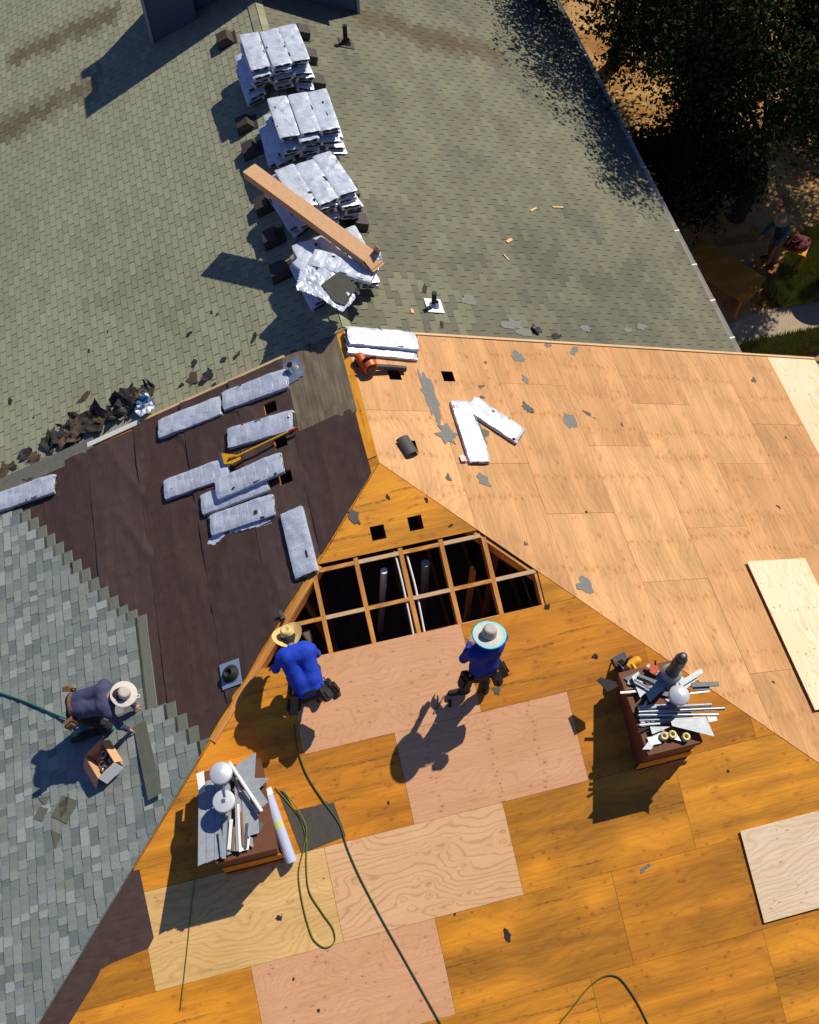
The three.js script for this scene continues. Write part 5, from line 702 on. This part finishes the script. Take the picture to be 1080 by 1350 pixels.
makePerson({ label: 'bent person in bright blue shirt and straw hat beside the open rafters', colors: { shirt: [0.006, 0.05, 0.50], pants: blackC, skin: SKIN, boot: [0.02, 0.018, 0.016] }, hair: [0.02, 0.015, 0.012], base: [-1.74, -1.09, 5.28], look: [-0.12, -0.55, -0.83], girth: 1.12,
  joints: { pelvis: [-1.57, -0.52, 5.30], chest: [-1.66, -0.16, 4.90], neck: [-1.69, -0.12, 4.78], head: [-1.70, -0.12, 4.68], shL: [-1.85, -0.15, 4.90], shR: [-1.46, -0.14, 4.87], elL: [-1.95, -0.42, 4.93], haL: [-2.0, -0.66, 4.80], elR: [-1.40, -0.42, 4.84], haR: [-1.56, -0.62, 4.66], hipL: [-1.67, -0.54, 5.31], hipR: [-1.48, -0.54, 5.29], knL: [-1.78, -0.66, 4.98], knR: [-1.46, -0.66, 4.95], anL: [-1.80, -1.0, 5.26], anR: [-1.48, -0.98, 5.22], toeL: [-1.83, -0.99, 5.08], toeR: [-1.46, -0.97, 5.04] },
  hat: { r: 0.20, cr: 0.092, ch: 0.13, curl: 0.42, droop: 0.05, dent: 0.22, pinch: 0.12, mat: straw, band: std(0x9a8350, 0.8), axis: [-0.12, 0.90, -0.35] }, pouches: [[1, 1.45, 1.05], [-1, -1.5, 1.1], [1, 0.75, 0.8]] });
makePerson({ label: 'standing person in dark blue shirt and wide hat with turquoise rim, looking down', colors: { shirt: [0.006, 0.035, 0.27], pants: blackC, skin: SKIN, boot: [0.025, 0.018, 0.014] }, hair: [0.02, 0.015, 0.012], base: [0.56, -1.2, 5.58], look: [0.2, -0.75, -0.65],
  joints: { pelvis: [0.63, -0.35, 5.62], chest: [0.70, 0.02, 5.49], neck: [0.72, 0.13, 5.43], head: [0.735, 0.20, 5.39], shL: [0.51, 0.06, 5.50], shR: [0.88, 0.07, 5.42], elL: [0.41, -0.18, 5.45], haL: [0.56, -0.22, 5.24], elR: [0.99, -0.16, 5.30], haR: [0.80, -0.20, 5.16], hipL: [0.54, -0.37, 5.63], hipR: [0.72, -0.37, 5.60], knL: [0.47, -0.72, 5.55], knR: [0.71, -0.74, 5.54], anL: [0.43, -1.10, 5.57], anR: [0.72, -1.12, 5.60], toeL: [0.25, -1.13, 5.55], toeR: [0.78, -1.10, 5.42] },
  hat: { r: 0.22, cr: 0.096, ch: 0.14, curl: 0.08, droop: 0.12, dent: 0.05, pinch: 0, mat: std(0xc9c4b8, 0.85), crown: std(0xb3ada2, 0.85), rim: std(0x7fd0d8, 0.6), axis: [0.1, 0.96, -0.22] }, pouches: [[1, 1.5, 1.0], [-1, -1.5, 0.95], [1, 0.5, 0.7]] });
makePerson({ label: 'kneeling person in slate blue shirt and pale sun hat laying grey shingles', colors: { shirt: [0.055, 0.06, 0.125], pants: blackC, skin: [0.5, 0.28, 0.19], boot: [0.02, 0.02, 0.02] }, hair: [0.05, 0.03, 0.02], base: [-4.6, -1.74, 4.6], look: [0.6, -0.8, 0.15], sleeve: 'long', pads: { dir: [0.7, -0.5, 0.2], color: [0.02, 0.30, 0.24] },
  joints: { pelvis: [-4.72, -1.08, 4.54], chest: [-4.28, -0.90, 4.60], neck: [-4.12, -0.83, 4.63], head: [-4.03, -0.80, 4.64], shL: [-4.24, -0.88, 4.42], shR: [-4.24, -0.93, 4.80], elL: [-4.05, -1.16, 4.48], haL: [-3.98, -1.38, 4.62], elR: [-4.16, -1.20, 4.92], haR: [-4.11, -1.40, 4.92], hipL: [-4.72, -1.12, 4.45], hipR: [-4.72, -1.12, 4.64], knL: [-4.42, -1.55, 4.46], knR: [-4.40, -1.55, 4.76], anL: [-4.82, -1.70, 4.44], anR: [-4.80, -1.69, 4.76], toeL: [-4.97, -1.80, 4.44], toeR: [-4.95, -1.79, 4.76] }, palmR: [0.2, -0.9, 0.1],
  hat: { r: 0.175, cr: 0.088, ch: 0.105, curl: 0.0, droop: 0.16, dent: 0.03, pinch: 0, mat: std(0xcfc6bc, 0.85), crown: std(0xbdb6ae, 0.85), band: std(0xa9a39b, 0.85), toggle: true, axis: [0.28, 0.95, 0.1] }, beltMat: MAT.tan, pouches: [[1, 1.3, 0.72], [-1, -1.4, 0.72]] });

// ---------- ground, trees and things below the eave ----------
const GY = -7.6;
{
  const gt = texture(512, 512, (a, b, i, j) => { const n = fbm(i * 0.012, j * 0.012), m = fbm(i * 0.06 + 9, j * 0.06), k = smooth(-0.25, 0.35, n + m * 0.4), f = 1 + 0.16 * noise2(i * 0.5, j * 0.5); return [mix(176, 150, k) * f, mix(138, 106, k) * f, mix(84, 54, k) * f]; });
  const gm = std(0xffffff, 1, 0, { map: gt }), g = new THREE.PlaneGeometry(400, 400, 1, 1); g.rotateX(-Math.PI / 2); const uv = g.attributes.uv; for (let i = 0; i < uv.count; i++) uv.setXY(i, uv.getX(i) * 60, uv.getY(i) * 60);
  const ground = mesh(g, gm); ground.position.set(0, GY, 0); ground.name = 'ground'; scene.add(ground); tag(ground, 'dry tan earth with brown leaf litter around the house', 'ground', undefined, 'structure');
  const path = mesh(prism([[1000, 412], [1090, 392], [1090, 436], [940, 462], [935, 440]].map(p => levelAt(GY).uv(p[0], p[1])), 0.004, 0.03), std(0xb7a48a, 0.95, 0, { map: grit })); path.position.y = GY; path.name = 'path'; scene.add(path); tag(path, 'pale concrete path beyond the gutter', 'path', undefined, 'structure');
}
const lr = rngOf(2024);
function leafClump(n, spread, size) { const P = [], I = []; for (let i = 0; i < n; i++) { const c = V((lr() - 0.5) * spread, (lr() - 0.5) * spread, (lr() - 0.5) * spread), q = new THREE.Quaternion().setFromEuler(new THREE.Euler((lr() - 0.5) * 1.9, lr() * 6.3, (lr() - 0.5) * 1.9)), s = size * (0.6 + lr() * 0.7), o = P.length / 3; for (const [x, y, z] of [[-0.5, 0, 0], [-0.1, 0.06, 0.27], [0.5, 0, 0], [-0.1, 0.06, -0.27]]) { const v = V(x * s, y * s, z * s).applyQuaternion(q).add(c); P.push(v.x, v.y, v.z); } I.push(o, o + 1, o + 2, o, o + 2, o + 3); } const g = new THREE.BufferGeometry(); g.setAttribute('position', new THREE.Float32BufferAttribute(P, 3)); g.setIndex(I); g.computeVertexNormals(); return g; }
const clumps = [leafClump(20, 0.62, 0.12), leafClump(24, 0.7, 0.11)];
function tree(x, z, cy, rx, ry, rz, count, color, label, hue = 0) {
  const g = new THREE.Group(); g.position.set(x, GY, z); top(g, 'tree', label, 'tree', 'trees beyond the gutter'); const bark = std(0x3a2d22, 0.95), H = cy - GY;
  mesh(tube([V(0, 0, 0), V(0.1, H * 0.3, 0.05), V(-0.05, H * 0.62, 0.1), V(0, H * 0.9, 0)], 0.24, 20, 10), bark, 'trunk', g);
  const lobes = []; for (let i = 0; i < 26; i++) { const a = lr() * 6.283, e = (lr() - 0.35) * 1.5, q = 0.45 + lr() * 0.5; lobes.push([Math.cos(a) * Math.cos(e) * rx * q, H + Math.sin(e) * ry * q, Math.sin(a) * Math.cos(e) * rz * q, (0.2 + lr() * 0.16) * Math.min(rx, rz)]); }
  for (const l of lobes.slice(0, 14)) mesh(tube([V(0, H * (0.45 + lr() * 0.3), 0), V(l[0] * 0.4, mix(H * 0.7, l[1], 0.4), l[2] * 0.4), V(l[0], l[1], l[2])], 0.05, 10, 6), bark, 'limb', g);
  const per = Math.floor(count / lobes.length), pts = []; for (const l of lobes) for (let i = 0; i < per; i++) { const d = V(lr() - 0.5, lr() - 0.5, lr() - 0.5).normalize(), q = l[3] * Math.pow(lr(), 0.45) * (0.75 + 0.5 * lr()); pts.push([l[0] + d.x * q * 1.1, l[1] + d.y * q * 0.75, l[2] + d.z * q * 1.1]); }
  const o = new THREE.Object3D(), col = new THREE.Color(), mat = new THREE.MeshPhysicalMaterial({ color: 0xffffff, roughness: 1, specularIntensity: 0.15, side: THREE.DoubleSide });
  for (let c = 0; c < 2; c++) { const sub = pts.filter((_, i) => i % 2 === c), im = new THREE.InstancedMesh(clumps[c], mat, sub.length); im.name = 'crown'; im.userData.kind = 'stuff'; sub.forEach((p, i) => { o.position.set(...p); o.rotation.set(lr() * 6, lr() * 6, lr() * 6); o.scale.setScalar(0.75 + lr() * 0.6); o.updateMatrix(); im.setMatrixAt(i, o.matrix); const k = 0.6 + lr() * 0.9; im.setColorAt(i, col.setRGB(color[0] * k, color[1] * k, color[2] * k)); }); im.castShadow = im.receiveShadow = true; g.add(im); }
  return g;
}
tree(10.8, -9.3, -1.5, 4.5, 3.0, 4.8, 3500, [0.022, 0.036, 0.010], 'big dark leafy tree overhanging the old roof gutter');
tree(12.0, -7.6, -3.7, 3.5, 2.4, 2.9, 2100, [0.020, 0.034, 0.009], 'low spreading dark tree under the big one, over the work tables');
tree(9.6, -6.9, -5.3, 1.5, 1.5, 1.9, 900, [0.018, 0.032, 0.009], 'added small dark bushy tree darkening the shaded ground against the gutter');  // added bush: dark leaves stand in for shadowed ground beside the gutter
tree(16.3, -11.2, -3.0, 2.8, 2.5, 2.8, 1400, [0.022, 0.038, 0.010], 'added dark leafy tree mostly out of view, shading ground beside the big one');  // added mostly off-frame tree, put in to cast shade on the ground
tree(10.9, -14.4, -2.6, 3.4, 2.8, 3.2, 2100, [0.024, 0.040, 0.011], 'dark leafy tree standing behind the big one, away from the work tables');
{ // grass
  const bl = []; for (let i = 0; i < 5; i++) { const a = lr() * 6.3; bl.push(Math.cos(a) * 0.03, 0, Math.sin(a) * 0.03, Math.cos(a + 1) * 0.02, 0, Math.sin(a + 1) * 0.02, Math.cos(a) * 0.1, 0.14 + lr() * 0.08, Math.sin(a) * 0.1); } const gg = new THREE.BufferGeometry(); gg.setAttribute('position', new THREE.Float32BufferAttribute(bl, 3)); gg.computeVertexNormals();
  const zones = [[[980, 462], [1090, 440], [1090, 480], [970, 480]], [[1000, 400], [1020, 370], [1060, 310], [1090, 300], [1090, 395], [1010, 410]]].map(z => z.map(p => levelAt(GY).uv(p[0], p[1]))), pts = []; for (const z of zones) { const xs = z.map(p => p[0]), ys = z.map(p => p[1]); for (let i = 0; i < 14000; i++) { const p = [mix(Math.min(...xs), Math.max(...xs), lr()), mix(Math.min(...ys), Math.max(...ys), lr())]; if (inPoly(p, z) && fbm(p[0] * 1.2, p[1] * 1.2) > -0.22) pts.push(p); } }
  const im = new THREE.InstancedMesh(gg, std(0xffffff, 0.9), pts.length), o = new THREE.Object3D(), c = new THREE.Color(); pts.forEach((p, i) => { o.position.set(p[0], GY, p[1]); o.rotation.y = lr() * 6; o.scale.setScalar(0.7 + lr()); o.updateMatrix(); im.setMatrixAt(i, o.matrix); const k = 0.7 + lr() * 0.6; im.setColorAt(i, c.setRGB(0.22 * k, 0.23 * k, 0.045 * k)); }); im.name = 'grass'; scene.add(im); tag(im, 'yellow green grass beside the concrete path', 'grass', undefined, 'stuff');
}
{ // plywood table and the things round it, under the trees
  const y = GY + 0.75, P = levelAt(y), q = [[930, 315], [1011, 367], [983, 401], [897, 346]].map(p => P.uv(p[0], p[1])), g = new THREE.Group(); top(g, 'work_table', 'plywood sheet laid as a work table in tree shade past the gutter', 'table'); mesh(prism(q, y - 0.02, y, (a, b) => [a / 2.44, b / 1.22]), plyMat('aged', 0, 1), 'table_top', g);
  for (const p of q) mesh(beam(V(mix(p[0], (q[0][0] + q[2][0]) / 2, 0.15), y - 0.022, mix(p[1], (q[0][1] + q[2][1]) / 2, 0.15)), V(mix(p[0], (q[0][0] + q[2][0]) / 2, 0.12), GY, mix(p[1], (q[0][1] + q[2][1]) / 2, 0.12)), 0.06, 0.06, V(0, 0, 1)), MAT.timber, 'leg', g);
  const t2 = [[1030, 308], [1068, 322], [1062, 338], [1024, 325]].map(p => P.uv(p[0], p[1])), g2 = new THREE.Group(); top(g2, 'work_table', 'small plywood table carrying a dark red bundle beside the person below', 'table'); mesh(prism(t2, y - 0.02, y, (a, b) => [a / 2.44, b / 1.22]), plyMat('aged', 1, 1), 'table_top', g2); for (const p of t2) mesh(beam(V(p[0], y - 0.022, p[1]), V(p[0], GY, p[1]), 0.05, 0.05, V(0, 0, 1)), MAT.timber, 'leg', g2);
  const c = P.uv(1050, 323), cl = mesh(new THREE.SphereGeometry(0.28, 20, 12).scale(1.3, 0.4, 0.9), std(0x5a1414, 0.8)); { const p = cl.geometry.attributes.position; for (let i = 0; i < p.count; i++) p.setY(i, p.getY(i) * (1 + 0.5 * noise2(p.getX(i) * 9, p.getZ(i) * 9)) + 0.08); cl.geometry.computeVertexNormals(); } cl.position.set(c[0], y, c[1]); top(cl, 'cloth_bundle', 'dark red heap of cloth on the small table', 'cloth');
  const b = levelAt(GY).uv(1092, 385), bin = new THREE.Group(); bin.position.set(b[0], GY, b[1]); top(bin, 'bin', 'dark round bin at the edge of the grass by the path', 'bin'); mesh(lathe([[0.36, 0], [0.46, 0.95], [0.49, 0.97], [0.49, 1.0], [0.44, 1.0], [0.35, 0.04], [0.001, 0.04]], 30), MAT.black, 'bin_body', bin); mesh(lathe([[0.5, 1.0], [0.4, 1.06], [0.001, 1.1]], 30), MAT.black, 'bin_lid', bin);
  const pz = levelAt(GY), man = pz.uv(1014, 345), X = man[0], Z = man[1], pt = (x, yy, z) => [X + x, GY + yy, Z + z];
  makePerson({ label: 'person in teal shirt and straw hat standing in tree shade on the ground', colors: { shirt: [0.02, 0.10, 0.13], pants: [0.18, 0.14, 0.09], skin: SKIN, boot: [0.03, 0.025, 0.02] }, hair: [0.02, 0.015, 0.012], base: pt(0, 0, 0), look: [-0.7, -0.6, 0.3],
    joints: { pelvis: pt(0, 0.9, 0), chest: pt(-0.1, 1.3, 0.05), neck: pt(-0.15, 1.42, 0.06), head: pt(-0.19, 1.53, 0.07), shL: pt(-0.08, 1.36, 0.24), shR: pt(-0.12, 1.36, -0.14), elL: pt(-0.22, 1.12, 0.32), haL: pt(-0.42, 1.02, 0.2), elR: pt(-0.3, 1.12, -0.2), haR: pt(-0.5, 1.0, -0.06), hipL: pt(0, 0.88, 0.1), hipR: pt(0, 0.88, -0.1), knL: pt(-0.03, 0.48, 0.13), knR: pt(-0.03, 0.48, -0.12), anL: pt(0.02, 0.08, 0.14), anR: pt(0.02, 0.08, -0.13), toeL: pt(-0.16, 0.05, 0.16), toeR: pt(-0.16, 0.05, -0.15) },
    hat: { r: 0.21, cr: 0.092, ch: 0.12, curl: 0.2, droop: 0.05, dent: 0.15, pinch: 0.1, mat: straw }, pouches: [] });
}

// ---------- draw ----------
scene.traverse(o => { if (o.isMesh) { o.castShadow = true; o.receiveShadow = true; } });
renderer.render(scene, camera);
